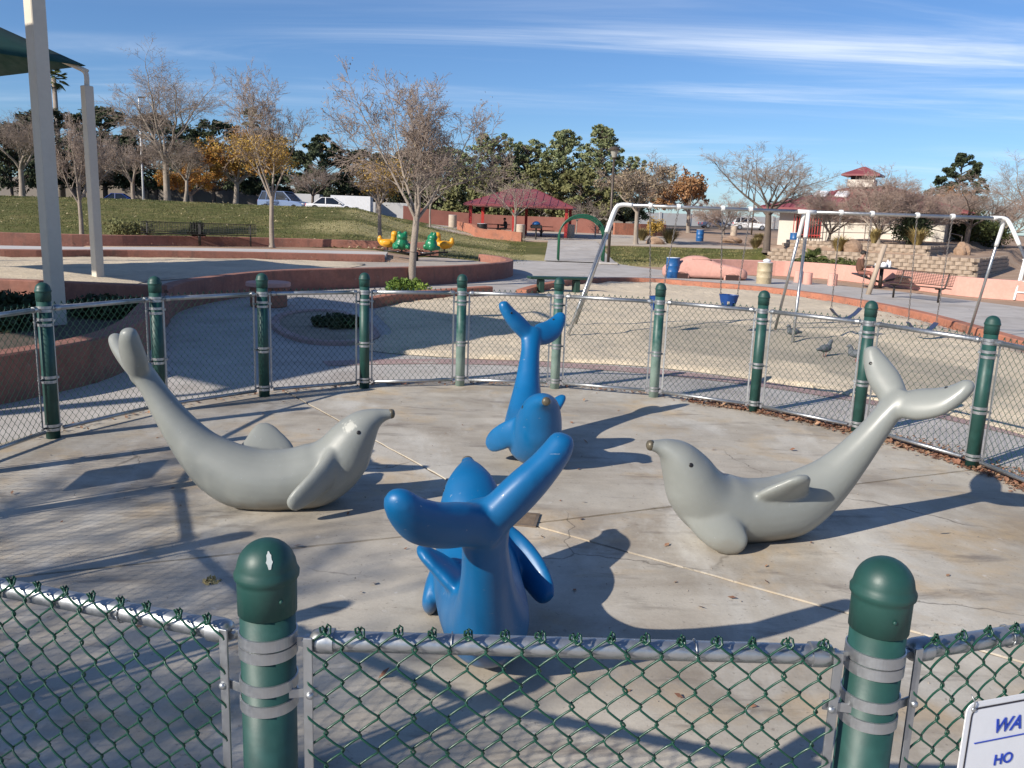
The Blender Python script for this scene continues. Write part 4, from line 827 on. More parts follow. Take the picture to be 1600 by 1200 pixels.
# ================================================================== SHRUBS, LITTER, GRASS
def shrub(pos, r_, h, M_, lab, seed, blade=False, grp='shrubs round the park', flat=.8, per=110, size=.05):
    rs = np.random.RandomState(seed); e = empty('shrub', pos)
    if blade:                                             # tuft of long blades
        n = 420; a = rs.random(n)*6.28; L = h*(.6+.5*rs.random(n)); out_ = r_*(.25+.9*rs.random(n)); b0 = np.stack([np.cos(a)*r_*.18*rs.random(n), np.sin(a)*r_*.18*rs.random(n), 0*a], -1)
        md = b0+np.stack([np.cos(a)*out_*.5, np.sin(a)*out_*.5, L*.75], -1); tp = b0+np.stack([np.cos(a)*out_, np.sin(a)*out_, L*(.75+.3*rs.random(n))], -1); w = np.stack([-np.sin(a), np.cos(a), 0*a], -1)*.012
        V = np.stack([b0-w, b0+w, md+w, md-w, tp], 1).reshape(-1, 3); k = np.arange(n)[:, None]*5
        npmesh('foliage', V, np.concatenate([k+np.array([[0, 1, 2]]), k+np.array([[0, 2, 3]]), k+np.array([[3, 2, 4]])]), M_, e)
    else:
        nC = 26; g_ = rs.normal(size=(nC, 3)); g_ /= np.linalg.norm(g_, axis=1)[:, None]; g_ *= (rs.random(nC)**.4)[:, None]; C = np.stack([g_[:, 0]*r_*.8, g_[:, 1]*r_*.8, h*.5+g_[:, 2]*h*.42], -1)
        V, Fa = leaf_cloud(rs, C, r_*.36, per, size, flat); V[:, 2] = np.maximum(V[:, 2], .005); npmesh('foliage', V, Fa, M_, e)
        segs_mesh('stems', [(np.array([0, 0, -.03]), c_, .015, .006) for c_ in C[:14]], 4, M_BARKD, e)
    tag(e, lab, 'shrub', grp); return e
M_TUFT = leafmat('dry_tuft', (.20, .16, .07), (.27, .21, .09)); M_TUFTY = leafmat('straw_tuft', (.45, .34, .13), (.38, .28, .12)); M_SHD = leafmat('dark_shrub', (.03, .045, .02), (.05, .06, .025))
p = at(640, 455, 0); shrub(Vector(p)+Vector((0, -.25, 0)), .62, .26, M_LBR, 'yellow-green groundcover round the foot of the tall bare tree', 1, size=.045)
p = G(310, 34.6); p.z = .55; shrub(p, .42, .95, M_SHD, 'small dark shrub between the two mesh benches', 2, size=.05)
p = G(205, 34.2); p.z = .6; shrub(p, .95, .85, M_LOL, 'loose olive shrub left of the mesh benches', 3, size=.05)
shrub(Vector((-3.1, 14.6, .03)), .42, .16, M_SHD, 'low dark plant in the shaded planter island', 4, size=.04)
for i, (x, y) in enumerate(((-6.6, 13.4), (-8.0, 13.2), (-9.4, 12.9), (-7.3, 11.6))): shrub(Vector((x, y, .24)), .7, .2, M_SHD, ['dark low plant right of the tall cream column foot', 'dark low plant behind the tall cream column foot', 'dark low plant at the left end of the planter', 'dark low plant in front of the tall cream column foot'][i], 10+i, size=.05)
for i, (px, Yd, r_, h, lab) in enumerate(((1003, 63, .9, .95, 'dry grass tuft left of the boulder'), (1046, 60, 1.2, 1.2, 'large dry grass tuft right of the boulder'), (1185, 66, .7, .9, 'dry grass tuft behind the dark-trunked tree'), (1180, 57, .7, .8, 'dry grass tuft beside the dark trunk'))): shrub(G(px, Yd), r_, h, M_TUFT, lab, 20+i, True, 'dry grass tufts')
p = G(1022, 70); shrub(p, 1.0, 1.9, M_LYE, 'small yellow-leaved bush by the far blue barrel', 30, size=.07, per=70)
for i, (px, Yd, r_, h, lab) in enumerate(((1310, 45.2, .7, .9, 'straw-coloured grass tuft by the boulder on the mound'), (1432, 45.2, .75, 1.0, 'bright straw-coloured grass tuft above the block wall'), (1365, 46, .5, .9, 'straw-coloured tuft at the foot of the many-stemmed tree'))): shrub(G(px, Yd), r_, h, M_TUFTY, lab, 34+i, True, 'straw tufts on the mound')
p = G(1418, 47.5); shrub(p, 1.35, 1.75, M_SHD, 'dark round bush against the white building', 40, size=.07, per=160)
for i, (px, Yd) in enumerate(((1510, 56), (1540, 58), (1490, 60))): shrub(G(px, Yd), 1.9, 2.0, leafmat('hedge_green', (.045, .06, .018), (.075, .085, .025)), ['green hedge bush right of the building', 'green hedge bush at the far right of the mound', 'green hedge bush beside the shaded building wall'][i], 44+i, size=.08, per=170)
for i, px in enumerate((1262, 1290, 1318)): shrub(G(px, 41.5), .95, .55, leafmat('groundcover', (.05, .065, .02), (.13, .14, .04)), ['low groundcover left of the small fan palm', 'low groundcover under the small fan palm', 'low groundcover left of the seated person'][i], 50+i, size=.06, per=150)
p = G(1272, 42.3); palm(p, .35, .95, 'small green fan palm above the pink wall', 24)
# leaf litter (brown leaves along the fence, under trees, along kerbs)
rs = np.random.RandomState(8); LP = []
def strip(path, n, w, z):
    P = np.array([p_[:2] for p_ in path]); k = rs.random(n)*(len(P)-1); i = k.astype(int); f_ = (k-i)[:, None]; q = P[i]*(1-f_)+P[np.minimum(i+1, len(P)-1)]*f_
    q = q+rs.normal(size=(n, 2))*w; LP.append(np.concatenate([q, np.full((n, 1), z)], 1))
strip(arc(4.2, R(8), R(62), 30), 3200, .075, .020); strip(arc(4.3, R(62), R(165), 40), 520, .05, .020); strip(arc(4.4, R(12), R(40), 30), 420, .12, .012)
strip(kb, 900, .18, .045); strip([(8.9, 14), (9.1, 17), (9.2, 20)], 700, .3, .045); strip(kb2, 200, .2, .05); strip(bk, 1700, .22, .31); strip([(p_[0], p_[1]-.3) for p_ in pw], 900, .2, .54); strip([(-5.0, 8.4), (-4.6, 10), (-5.2, 12)], 60, .2, .01)
n = 90; LP.append(np.stack([RC[0]+rs.normal(size=n)*2.4, RC[1]+rs.normal(size=n)*2.2, np.full(n, .0175)], -1))
n = 700; lx = rs.uniform(-34, 0, n); ly = rs.uniform(37, 60, n); LP.append(np.stack([lx, ly, T(lx, ly)+.05], -1))
LP = np.concatenate(LP)
def flat_leaves(name, P, size, M_, tilt=.35):
    n = len(P); a = rs.random(n)*6.28; s_ = size*(.5+rs.random(n)); d = np.stack([np.cos(a), np.sin(a), rs.normal(size=n)*tilt], -1)*s_[:, None]; w = np.stack([-np.sin(a), np.cos(a), rs.normal(size=n)*tilt], -1)*(s_*.55)[:, None]
    up = np.array([0, 0, 1])*(np.abs(d[:, 2])+np.abs(w[:, 2]))[:, None]; P = P+up
    V = np.stack([P-d, P+w, P+d, P-w], 1).reshape(-1, 3); o = npmesh(name, V, np.arange(n*4).reshape(-1, 4), M_); o['kind'] = 'stuff'; return o
M_LIT = mat('dead_leaves', (.22, .10, .06), .85, var=[(7, .35)], col2=(.33, .20, .12), mask=(9, .45, .6))
nearm = LP[:, 1] < 36
tag(flat_leaves('leaf_litter', LP[nearm], .020, M_LIT), 'dry brown leaf litter along the fence foot and kerbs', 'leaves'); tag(flat_leaves('leaf_litter', LP[~nearm], .055, mat('pale_leaves', (.42, .34, .2), .9, var=[(3, .3)])), 'pale fallen leaves strewn over the grass hill', 'leaves')
n = 260; pp = np.stack([RC[0]+rs.uniform(-4, 4, n), RC[1]+rs.uniform(-4, 4, n), np.full(n, .018)], -1); pp = pp[np.hypot(pp[:, 0]-RC[0], pp[:, 1]-RC[1]) < 4.1]
V, Fa = leaf_cloud(rs, pp, .004, 3, .005); o = npmesh('grit', V, Fa, mat('grit', (.3, .26, .22), .9)); o['kind'] = 'stuff'; tag(o, 'scattered grit and pebbles on the concrete pad', 'grit')
q = at(330, 907, .02); V, Fa = leaf_cloud(rs, np.array([q]), .05, 60, .016, .1); o = npmesh('straw_tuft', V, Fa, mat('straw', (.6, .45, .2), .9)); tag(o, 'little clump of yellow straw lying on the concrete pad', 'straw')
# grass blades on the lawns
def blades(n, x0, x1, y0, y1, cond, h):
    x = rs.uniform(x0, x1, n); y = rs.uniform(y0, y1, n); k = cond(x, y); x, y = x[k], y[k]; n = len(x); z = T(x, y); a = rs.random(n)*6.28; hh = h*(.5+rs.random(n)); w = .022
    A = np.stack([x-np.cos(a)*w, y-np.sin(a)*w, z-.01], -1); B_ = np.stack([x+np.cos(a)*w, y+np.sin(a)*w, z-.01], -1); C_ = np.stack([x+rs.normal(size=n)*.04, y+rs.normal(size=n)*.04, z+hh], -1)
    return np.stack([A, B_, C_], 1).reshape(-1, 3)
V = np.concatenate([blades(60000, -40, 1.2, 37.5, 64, lambda x, y: (x/y > -.68) & (-x/y > -.01), .045), blades(9000, 5.2, 15, 41, 55, lambda x, y: x-(y-41)*.25 < 12.2, .07)])
o = npmesh('grass', V, np.arange(len(V)).reshape(-1, 3), mat('grass_blades', (.085, .10, .026), .8, var=[(2, .35)], col2=(.26, .22, .09), mask=(.35, .46, .6))); o['kind'] = 'stuff'; tag(o, 'short patchy winter grass on the lawns', 'grass')
# ================================================================== SWING SET
M_STEEL = mat('swing_steel', (.42, .42, .42), .35, metal=.8, var=[(8, .12)]); M_WPIPE = mat('white_pipe_fitting', (.78, .78, .76), .4, var=[(9, .05)]); M_DRUST = mat('brown_steel', (.24, .19, .16), .5, metal=.4, var=[(6, .2)])
BZ = 2.31; bar = [Vector((1.74, 15.2, BZ)), Vector((5.22, 15.5, BZ)), Vector((9.05, 15.85, BZ+.02))]
sw = empty('swing_set', (5.2, 15.5, 0)); tag(sw, 'steel swing set with white corner fittings standing in the sand', 'swing set'); off = Vector((5.2, 15.5, 0))
MB().tube([bar[0]-off, bar[1]-off], .031, 12).build('beam', M_STEEL, sw, smooth=True); MB().tube([bar[1]-off+Vector((.01, 0, 0)), bar[2]-off], .031, 12).build('beam', M_STEEL, sw, smooth=True)
def leg(top, foot, side, elbow):
    top, foot = Vector(top)-off, Vector(foot)-off; d = (foot-top).normalized(); h = Vector(side)
    MB().tube([top+d*.45, foot], .027, 10).build('leg', M_STEEL, sw, smooth=True)
    pts = [top+h*.28, top+h*.08, top+d*.10, top+d*.55] if elbow else [top+d*.02, top+d*.5]
    MB().tube(spline(pts, 5), .037, 12).build('elbow_fitting', M_WPIPE, sw, smooth=True)
leg(bar[0], (.91, 14.29, 0), (1, .08, 0), True); leg(bar[0]+Vector((.02, .04, 0)), (1.17, 16.12, 0), (1, .08, 0), True)
leg(bar[1]+Vector((.03, 0, 0)), (4.86, 14.5, 0), (1, 0, 0), False); leg(bar[1]+Vector((-.03, .02, 0)), (5.16, 16.5, 0), (1, 0, 0), False); MB().tube([bar[1]-off-Vector((.17, .014, 0)), bar[1]-off+Vector((.17, .014, 0))], .039, 12).build('sleeve_fitting', M_WPIPE, sw, smooth=True)
leg(bar[2], (9.85, 14.75, 0), (-1, -.08, 0), True); leg(bar[2]+Vector((-.03, .04, 0)), (9.15, 16.8, 0), (-1, -.08, 0), True)
M_CHAIN = mat('chain_steel', (.20, .18, .17), .5, metal=.7); M_BUCKET = mat('blue_bucket_plastic', (.008, .055, .22), .5, var=[(8, .12)]); M_BELT = mat('dark_rubber_belt', (.03, .045, .10), .6, var=[(8, .15)])
def chain(mb, a, b_):
    a, b_ = Vector(a), Vector(b_); d = b_-a; n = max(2, int(d.length/.05)); d_ = d.normalized(); s1 = d_.cross(Vector((0, 1, 0))).normalized(); s2 = d_.cross(s1)
    for k in range(n):
        c_ = a+d*((k+.5)/n); w = s1 if k % 2 else s2; mb.tube([c_+d_*(.031*math.cos(q))+w*(.013*math.sin(q)) for q in np.linspace(0, 2*PI, 9)], .0055, 4, caps=False)
def bx(px): return bar[0].lerp(bar[1], 1) if False else None
def on_bar(px):
    best = None
    for s_ in np.linspace(0, 1, 400):
        q = bar[0].lerp(bar[2], float(s_)); e_ = abs(proj(q)[0]-px)
        if best is None or e_ < best[0]: best = (e_, q)
    return best[1]
for (pa, pb, qa, qb, kind, lab) in ((1016, 1060, (1016, 464), (1034, 464), 'bucket', 'blue bucket swing half hidden behind a fence post'), (1129, 1173, (1126, 461), (1152, 463), 'bucket', 'blue bucket swing hanging clear of the fence posts'),
                                   (1314, 1362, (1299, 482), (1344, 481), 'belt', 'dark belt swing sagging in a U left of the wooden pole'), (1434, 1488, (1419, 503), (1463, 504), 'belt', 'dark belt swing nearest the right end of the beam')):
    A, B = on_bar(pa), on_bar(pb); Yd = (A.y+B.y)/2+.05; a, b_ = Vector(atY(*qa, Yd)), Vector(atY(*qb, Yd)); c0 = (a+b_)/2
    e = empty('swing', c0); tag(e, lab, 'swing', 'four swings on the swing set')
    for q, r_ in ((A, a), (B, b_)):
        MB().lathe([(.05, -.03), (.052, 0), (.05, .03)], 12, q-off, ax=Vector((1, .09, 0)).to_track_quat('Z', 'Y').to_matrix()).build('hanger', M_WPIPE, sw)
        mb = MB(); chain(mb, q-c0-Vector((0, 0, .05)), r_-c0); o = mb.build('chain', M_CHAIN, e, smooth=True)
    w = (b_-a); wl = w.length; d = w.normalized(); fy = Vector((-d.y, d.x, 0))
    mb = MB()
    if kind == 'bucket':
        n = 16; rings = []
        for (r1, z) in ((.60, .02), (.56, -.02), (.50, -.10), (.38, -.20), (.22, -.26)): rings.append([d*(r1*wl*math.cos(2*PI*k/n))+fy*(r1*wl*.85*math.sin(2*PI*k/n))+Vector((0, 0, z)) for k in range(n)])
        for (r1, z) in ((.16, -.24), (.34, -.17), (.46, -.09), (.52, -.02)): rings.append([d*(r1*wl*math.cos(2*PI*k/n))+fy*(r1*wl*.85*math.sin(2*PI*k/n))+Vector((0, 0, z)) for k in range(n)])
        mb.quadstrip_ring(rings, (False, False))
        keep = [f_ for i, f_ in enumerate(mb.f) if not ((i//n) in (2, 6) and (i % n) in (3, 5, 11, 13))]; mb.f = keep     # leg holes
        mb.build('seat', M_BUCKET, e, smooth=True)
    else:
        pts = [a-c0+w*t_+Vector((0, 0, -.62*wl*(4*t_*(1-t_))*.55)) for t_ in np.linspace(0, 1, 13)]; rings = [[p_+fy*.09, p_+fy*.09+Vector((0, 0, -.016)), p_-fy*.09+Vector((0, 0, -.016)), p_-fy*.09] for p_ in pts]
        mb.quadstrip_ring(rings); mb.build('seat', M_BELT, e)

# ================================================================== STREET FURNITURE
M_BLK = mat('black_coated_steel', (.022, .018, .016), .5, var=[(9, .2)]); M_BRN = mat('brown_coated_mesh', (.075, .045, .032), .55, var=[(9, .2)])
def mesh_bench(pos, rz, W_, lab, M_):
    e = empty('park_bench', pos, rz); tag(e, lab, 'bench')
    def panel(name, y0, z0, y1, z1):
        mb = MB(); n = 26
        for k in range(n): x = -W_/2+W_*k/(n-1); mb.tube([(x, y0, z0), (x, y1, z1)], .0075, 4)
        for k in range(9): f_ = k/8; y, z = y0+(y1-y0)*f_, z0+(z1-z0)*f_; mb.tube([(-W_/2, y, z), (W_/2, y, z)], .016 if k in (0, 8) else .0075, 5)
        o = mb.build(name, M_, e); return o
    panel('seat', -.22, .44, .22, .42); panel('backrest', .25, .50, .36, .86)
    for s_ in (-1, 1):
        x = s_*(W_/2-.22); MB().tube([(x, .0, 0), (x, .0, .38), (x, .02, .40)], .032, 8).build('leg', M_BLK, e, smooth=True); MB().tube(spline([(x, -.2, .41), (x, .15, .40), (x, .26, .5), (x, .36, .84)], 4), .024, 6).build('bracket', M_BLK, e, smooth=True)
    return e
c0 = (at(1403, 466)+at(1457, 472))/2; mesh_bench((c0[0], c0[1], 0), R(-62), 2.0, 'brown metal mesh bench facing away beside the pink wall', M_BRN)
for px, Yd, lab in ((272, 33.4, 'dark metal mesh bench left of the small dark shrub'), (352, 34.0, 'dark metal mesh bench right of the small dark shrub')):
    p = ground_at(px, Yd); mesh_bench((p[0], p[1], .52), R(18), 2.4, lab, M_BLK)
# backless green bench
e = empty('backless_bench', (1.2, 23.6, 0), R(14)); tag(e, 'dark green backless bench on the walkway behind the fence', 'bench'); M_DG = mat('dark_green_paint', (.012, .045, .032), .5, var=[(6, .2)])
MB().box((0, 0, .42), (1.75, .42, .07), bev=.012).build('seat', M_DG, e)
for s_ in (-1, 1): MB().box((s_*.52, 0, .19), (.16, .3, .38), bev=.02).build('leg', M_DG, e)
# drums
M_DRUMB = mat('blue_drum_paint', (.012, .095, .27), .45, var=[(5, .15)], extra=[((.55, .56, .56), (16, .66, .70, 4, (1, 1, 2.5), .8))], bump=(20, .1, .004)); M_DRUMY = mat('tan_drum_paint', (.44, .36, .23), .55, var=[(4, .15)], col2=(.3, .24, .15), mask=(5, .55, .7)); M_LID = mat('pale_lid', (.70, .70, .72), .5, var=[(6, .08)]); M_TAN = mat('tan_aggregate', (.50, .41, .32), .9, var=[(9, .15)], bump=(60, .5, .006))
def drum(pos, lab, M_, h=.88, r_=.29, lid=M_LID, ribs=True):
    e = empty('barrel', pos); tag(e, lab, 'barrel', 'litter barrels about the park')
    pr_ = [(r_*.97, 0), (r_, .02)]
    for z in ((.3, .6) if ribs else ()): pr_ += [(r_, h*z-.03), (r_*1.035, h*z-.012), (r_*1.035, h*z+.012), (r_, h*z+.03)]
    pr_ += [(r_, h-.03), (r_*1.03, h-.02), (r_*1.03, h)]
    autosmooth(MB().lathe(pr_, 24).build('body', M_, e)); MB().lathe([(r_*1.0, h-.005), (r_*.98, h+.012), (r_*.5, h+.018), (r_*.48, h-.1)], 20).build('lid', lid, e, smooth=True); return e
p = at(1050, 434); drum(p, 'blue drum at the end of the pink concrete car', M_DRUMB, .76, .255); p = at(1193, 443); drum(p, 'tan drum with a white bag showing, beside the swing legs', M_DRUMY, .76, .27)
o = MB(); rr_ = random.Random(2); o.lathe([(.1, 0), (.15, .05), (.13, .1), (.05, .13), (.01, .14)], 9, (p[0]+.05, p[1], .765)); tag(o.build('litter_bag', M_LID, smooth=True), 'white litter bag sticking out of the tan drum', 'bag')
for px, Yd, lab in ((1093, 66, 'blue drum standing on the dirt beyond the lawn'), (1011, 80, 'farthest blue drum, by the yellow-leaved bush'), (1240, 56, 'blue drum by the red railing below the white building')): drum(G(px, Yd), lab, M_DRUMB)
for px, Yd, lab in ((707, 67, 'tan round litter bin left of the shelter'), (813, 61.5, 'tan round litter bin at the shelter front wall end'), (891, 65, 'tan round litter bin right of the shelter posts'), (1146, 84, 'tan round litter bin in front of the white car'), (1222, 70, 'tan round litter bin against the white building')): drum(G(px, Yd), lab, M_TAN, .95, .32, M_LID, False)
drum(G(753, 60), 'black bin with a white lid behind the low shelter wall', M_BLK, .8, .36, M_LID, False)
# arch of three green hoops
M_GH = mat('green_hoop_paint', (.010, .085, .045), .4, var=[(4, .12)]); e = empty('hoop_arch', (3.2, 41.9, 0)); tag(e, 'green triple-hoop arch over the path to the picnic shelter', 'arch')
for k in range(3):
    w = 1.12; hz = 2.32-.07*k; yo = k*.55; pts = [(-w, yo, 0), (-w, yo, hz-1.0)]+[(-w*math.cos(a), yo, hz-1.0+1.0*math.sin(a)) for a in np.linspace(.12, PI-.12, 15)]+[(w, yo, hz-1.0), (w, yo, 0)]
    MB().tube(pts, .042, 10).build('hoop', M_GH, e, smooth=True)
# lamp post
p = at(950, 413); hz = top_h(958, 248, p[1], 0); e = empty('lamp_post', (p[0], p[1], 0)); tag(e, 'tall brown lamp post with a lantern head beside the green arch', 'lamp post'); M_BZ = mat('bronze_pole', (.085, .065, .05), .5, metal=.3, var=[(4, .15)])
MB().tube([(0, 0, 0), (0, 0, hz)], [.075, .055], 10).build('pole', M_BZ, e, smooth=True); MB().box((0, 0, .05), (.9, .9, .1), bev=.03).build('footing', M_CONC, e)
MB().lathe([(.06, hz-.02), (.10, hz+.04), (.11, hz+.06)], 12).build('collar', M_BZ, e); MB().lathe([(.10, hz+.06), (.20, hz+.38)], 12).build('lantern', mat('frosted_glass', (.35, .33, .28), .3), e); MB().lathe([(.28, hz+.38), (.29, hz+.42), (.2, hz+.52), (.04, hz+.57)], 14).build('cap', M_BZ, e)
# tall light poles
p = G(225, 82); hz = top_h(222, 152, 82, p.z); e = empty('light_pole', p); tag(e, 'very tall thin light pole behind the grass hill', 'light pole'); MB().tube([(0, 0, 0), (0, 0, hz)], [.11, .06], 8).build('pole', M_WPIPE, e, smooth=True); MB().box((.3, 0, hz), (.7, .25, .12), bev=.03).build('lamp_head', M_BZ, e)
p = G(1174, 95); hz = top_h(1174, 281, 95, p.z); e = empty('light_pole', p); tag(e, 'thin parking light pole among the bare trees on the right', 'light pole'); MB().tube([(0, 0, 0), (0, 0, hz)], [.09, .05], 8).build('pole', M_BZ, e, smooth=True); MB().box((0, 0, hz), (.8, .3, .12), bev=.03).build('lamp_head', M_LID, e)
# wooden pole behind the swings
p = at(1356, 460); t_ = atY(1398, 300, p[1]); e = empty('wooden_pole', (p[0], p[1], 0)); tag(e, 'leaning bare wooden pole beside the mesh bench', 'pole')
MB().tube([(0, 0, -.05), (t_[0]*0+.36, 0, 1.6)], [.085, .075], 10).build('shaft', mat('weathered_wood', (.42, .33, .25), .85, var=[(5, .2, (3, 3, .4))], bump=(20, .4, .006)), e, smooth=True)
# pink bollard stools, orange round stool
e = empty('round_stool', (-5.2, 17.65, 0)); tag(e, 'round orange concrete table stool on the shaded walkway', 'stool'); MB().lathe([(.36, 0), (.38, .02), (.38, .42)], 28).build('base', M_ORANGE, e); autosmooth(MB().lathe([(.44, .42), (.46, .44), (.46, .50), (.44, .52), (.01, .53)], 28).build('top', M_PINK, e))
for px, py, lab in ((1261, 444, 'left pink concrete stool in front of the pink wall'), (1300, 446, 'right pink concrete stool in front of the pink wall'), (1247, 441, 'pink concrete stool partly behind the swing leg')):
    p = at(px, py); e = empty('concrete_stool', (p[0], p[1], 0)); tag(e, lab, 'stool', 'pink concrete stools'); autosmooth(MB().lathe([(.17, 0), (.165, .40), (.15, .43), (.01, .44)], 20).build('column', M_PINK, e))
# pink concrete play car
def loft_xy(rings): return MB().quadstrip_ring(rings)
e = empty('play_car', (7.3, 32.8, 0), R(-4)); tag(e, 'low rounded pink concrete play car with dark wheel arches', 'sculpture')
prof = [(-1.6, .34, .5, 1), (-1.45, .50, .66, 1), (-1.0, .60, .72, 1), (-.75, .80, .72, .8), (-.45, .86, .72, .74), (.05, .86, .72, .74), (.35, .62, .74, .95), (.9, .54, .74, 1), (1.4, .46, .70, 1), (1.62, .32, .52, 1)]
rings = []
for x, h, w, tp in prof:
    rings.append([(x, s_*w*k, z) for s_, k, z in ((-1, .96, 0), (-1, 1, .12), (-1, 1, min(h-.1, .46)), (-1, .9*tp, h-.03), (-1, .7*tp, h), (1, .7*tp, h), (1, .9*tp, h-.03), (1, 1, min(h-.1, .46)), (1, 1, .12), (1, .96, 0))])
o = loft_xy(rings).build('body', M_PINK, e, smooth=True); sb = o.modifiers.new('sub', 'SUBSURF'); sb.levels = 1; sb.render_levels = 1
M_DK = mat('hollow_shade', (.05, .025, .022), .95)  # near-black panels stand in for the shade inside arches and windows
for x in (-.95, .95):
    for s_ in (-1, 1): MB().tube([(x+.27*math.cos(a), s_*.70, .02+.25*math.sin(a)) for a in np.linspace(0, PI, 10)]+[(x-.2, s_*.70, .03), (x+.2, s_*.70, .03)], .045, 6).build('wheel_arch_rim', M_PINK, e, smooth=True); MB().prism([(x-.24, -.02), (x+.24, -.02), (x+.24, .02), (x-.24, .02)], 0, .2).build('wheel_arch_panel', M_DK, e).location = (0, s_*.735, 0)
for s_ in (-1, 1): MB().box((-.2, s_*.565, .62), (.75, .03, .26), Matrix.Rotation(s_*R(24), 3, 'X'), .01).build('window_dark_panel', M_DK, e)
# picnic table with person
M_TT = mat('dark_table_mesh', (.03, .025, .024), .5, var=[(9, .2)])
def picnic_table(pos, rz, lab, sc=1.):
    e = empty('picnic_table', pos, rz); tag(e, lab, 'table'); MB().box((0, 0, .74*sc), (1.7*sc, .75*sc, .05), bev=.02).build('tabletop', M_TT, e); MB().tube([(0, 0, 0), (0, 0, .72*sc)], .07, 10).build('pedestal', M_TT, e, smooth=True)
    for s_ in (-1, 1): MB().box((0, s_*.75*sc, .44*sc), (1.7*sc, .28*sc, .05), bev=.015).build('seat', M_TT, e); MB().tube([(0, 0, .2), (0, s_*.75*sc, .42*sc)], .04, 8).build('arm', M_TT, e, smooth=True)
    return e
TP = Vector((13.35, 30.9, 0)); picnic_table(TP, R(78), 'black picnic table where the person in brown sits')
for k, (dx, dy, h, r_) in enumerate(((-.1, -.35, .18, .12), (.1, -.2, .26, .05), (-.15, .0, .14, .13), (.05, -.5, .24, .045))): tag(MB().lathe([(r_*.9, 0), (r_, .02), (r_, h*.7), (r_*.5, h*.85), (r_*.45, h)], 10, TP+Vector((dx, dy, .767))).build('food_container', M_LID, smooth=True), ['white bag on the black picnic table', 'white bottle on the black picnic table', 'white food box on the black picnic table', 'slim white bottle at the near end of the picnic table'][k], 'container', 'things on the picnic table')
M_SKIN = mat('skin', (.42, .24, .17), .6); M_HAIR = mat('dark_hair', (.02, .015, .012), .7)
def person(pos, rz, lab, jacket, trousers, seat=.47):
    e = empty('person', pos, rz); tag(e, lab, 'person')
    V = [(0, 0, seat+.08), (.02, 0, seat+.22), (.05, 0, seat+.40), (.07, 0, seat+.52), (.10, 0, seat+.60), (.13, 0, seat+.70), (.13, 0, seat+.79)]; E_ = [(i, i+1) for i in range(6)]; Rd = [.15, .145, .16, .10, .055, .088, .075]
    def ch(root, pts, rads):
        pr_ = root
        for p_, r_ in zip(pts, rads): V.append(p_); Rd.append(r_); E_.append((pr_, len(V)-1)); pr_ = len(V)-1
        return pr_
    for s_ in (-1, 1):
        w = ch(3, [(.06, s_*.19, seat+.50), (.10, s_*.25, seat+.27), (.36, s_*.16, seat+.27), (.43, s_*.14, seat+.28)], [.07, .055, .042, .03])
        for k in range(5): a = (k-2)*.018; L = (.05, .075, .085, .078, .06)[k]; ch(w, [(.46+(0 if k else -.015), s_*.14+a*(1.6 if k == 0 else 1), seat+.28), (.46+L, s_*.14+a*1.4, seat+.265)], [.010, .008])
        ch(0, [(.08, s_*.10, seat+.06), (.46, s_*.13, seat+.05), (.60, s_*.13, seat-.32), (.62, s_*.13, seat-.40), (.76, s_*.14, seat-.43)], [.10, .068, .045, .04, .035])
    me = bpy.data.meshes.new('body'); me.from_pydata(V, E_, []); o = bpy.data.objects.new('tmp', me); COL.objects.link(o)
    o.modifiers.new('skin', 'SKIN'); sv = me.skin_vertices[0].data
    for i, r_ in enumerate(Rd): sv[i].radius = (r_, r_)
    sv[0].use_root = True; ss = o.modifiers.new('sub', 'SUBSURF'); ss.levels = 2; ss.render_levels = 2
    m2 = bpy.data.meshes.new_from_object(o.evaluated_get(bpy.context.evaluated_depsgraph_get())); bpy.data.objects.remove(o); m2.name = 'body'; m2.materials.clear()
    for M_ in (jacket, trousers, M_SKIN, M_BLK): m2.materials.append(M_)
    for p_ in m2.polygons:
        c_ = p_.center; p_.use_smooth = True; z = c_.z-seat
        p_.material_index = 2 if z > .56 or (c_.x > .385 and z > .2) else 0 if z > .10 and c_.x < .40 else 3 if z < -.38 else 1
    link('body', m2, None, e)
    hr = MB().lathe([(.105, -.02), (.108, .03), (.098, .07), (.06, .105), (.01, .115)], 14, (.115, 0, seat+.735)).build('hair', M_HAIR, e, smooth=True)
    hd = MB()
    hd.lathe([(.012, 0), (.010, .018), (.003, .026)], 8, (.215, 0, seat+.715), ax=Vector((1, 0, -.3)).to_track_quat('Z', 'Y').to_matrix()); hd.build('nose', M_SKIN, e, smooth=True)
    for s_ in (-1, 1): MB().lathe([(.011, 0), (.008, .004), (.002, .006)], 8, (.212, s_*.034, seat+.74), ax=Vector((1, s_*.3, 0)).to_track_quat('Z', 'Y').to_matrix()).build('eye', M_HAIR, e, smooth=True); MB().lathe([(.022, 0), (.018, .012), (.006, .016)], 8, (.125, s_*.092, seat+.715), ax=Vector((0, s_, 0)).to_track_quat('Z', 'Y').to_matrix()).build('ear', M_SKIN, e, smooth=True)
    MB().box((.213, 0, seat+.672), (.006, .045, .009)).build('mouth', mat('lips', (.3, .12, .1), .6), e); return e
person(TP+Vector((-.80, .14, 0)), R(-12), 'person in a brown jacket sitting at the black picnic table', mat('brown_jacket', (.115, .055, .035), .9, var=[(9, .15)]), mat('reddish_trousers', (.32, .13, .10), .9, var=[(9, .15)]))

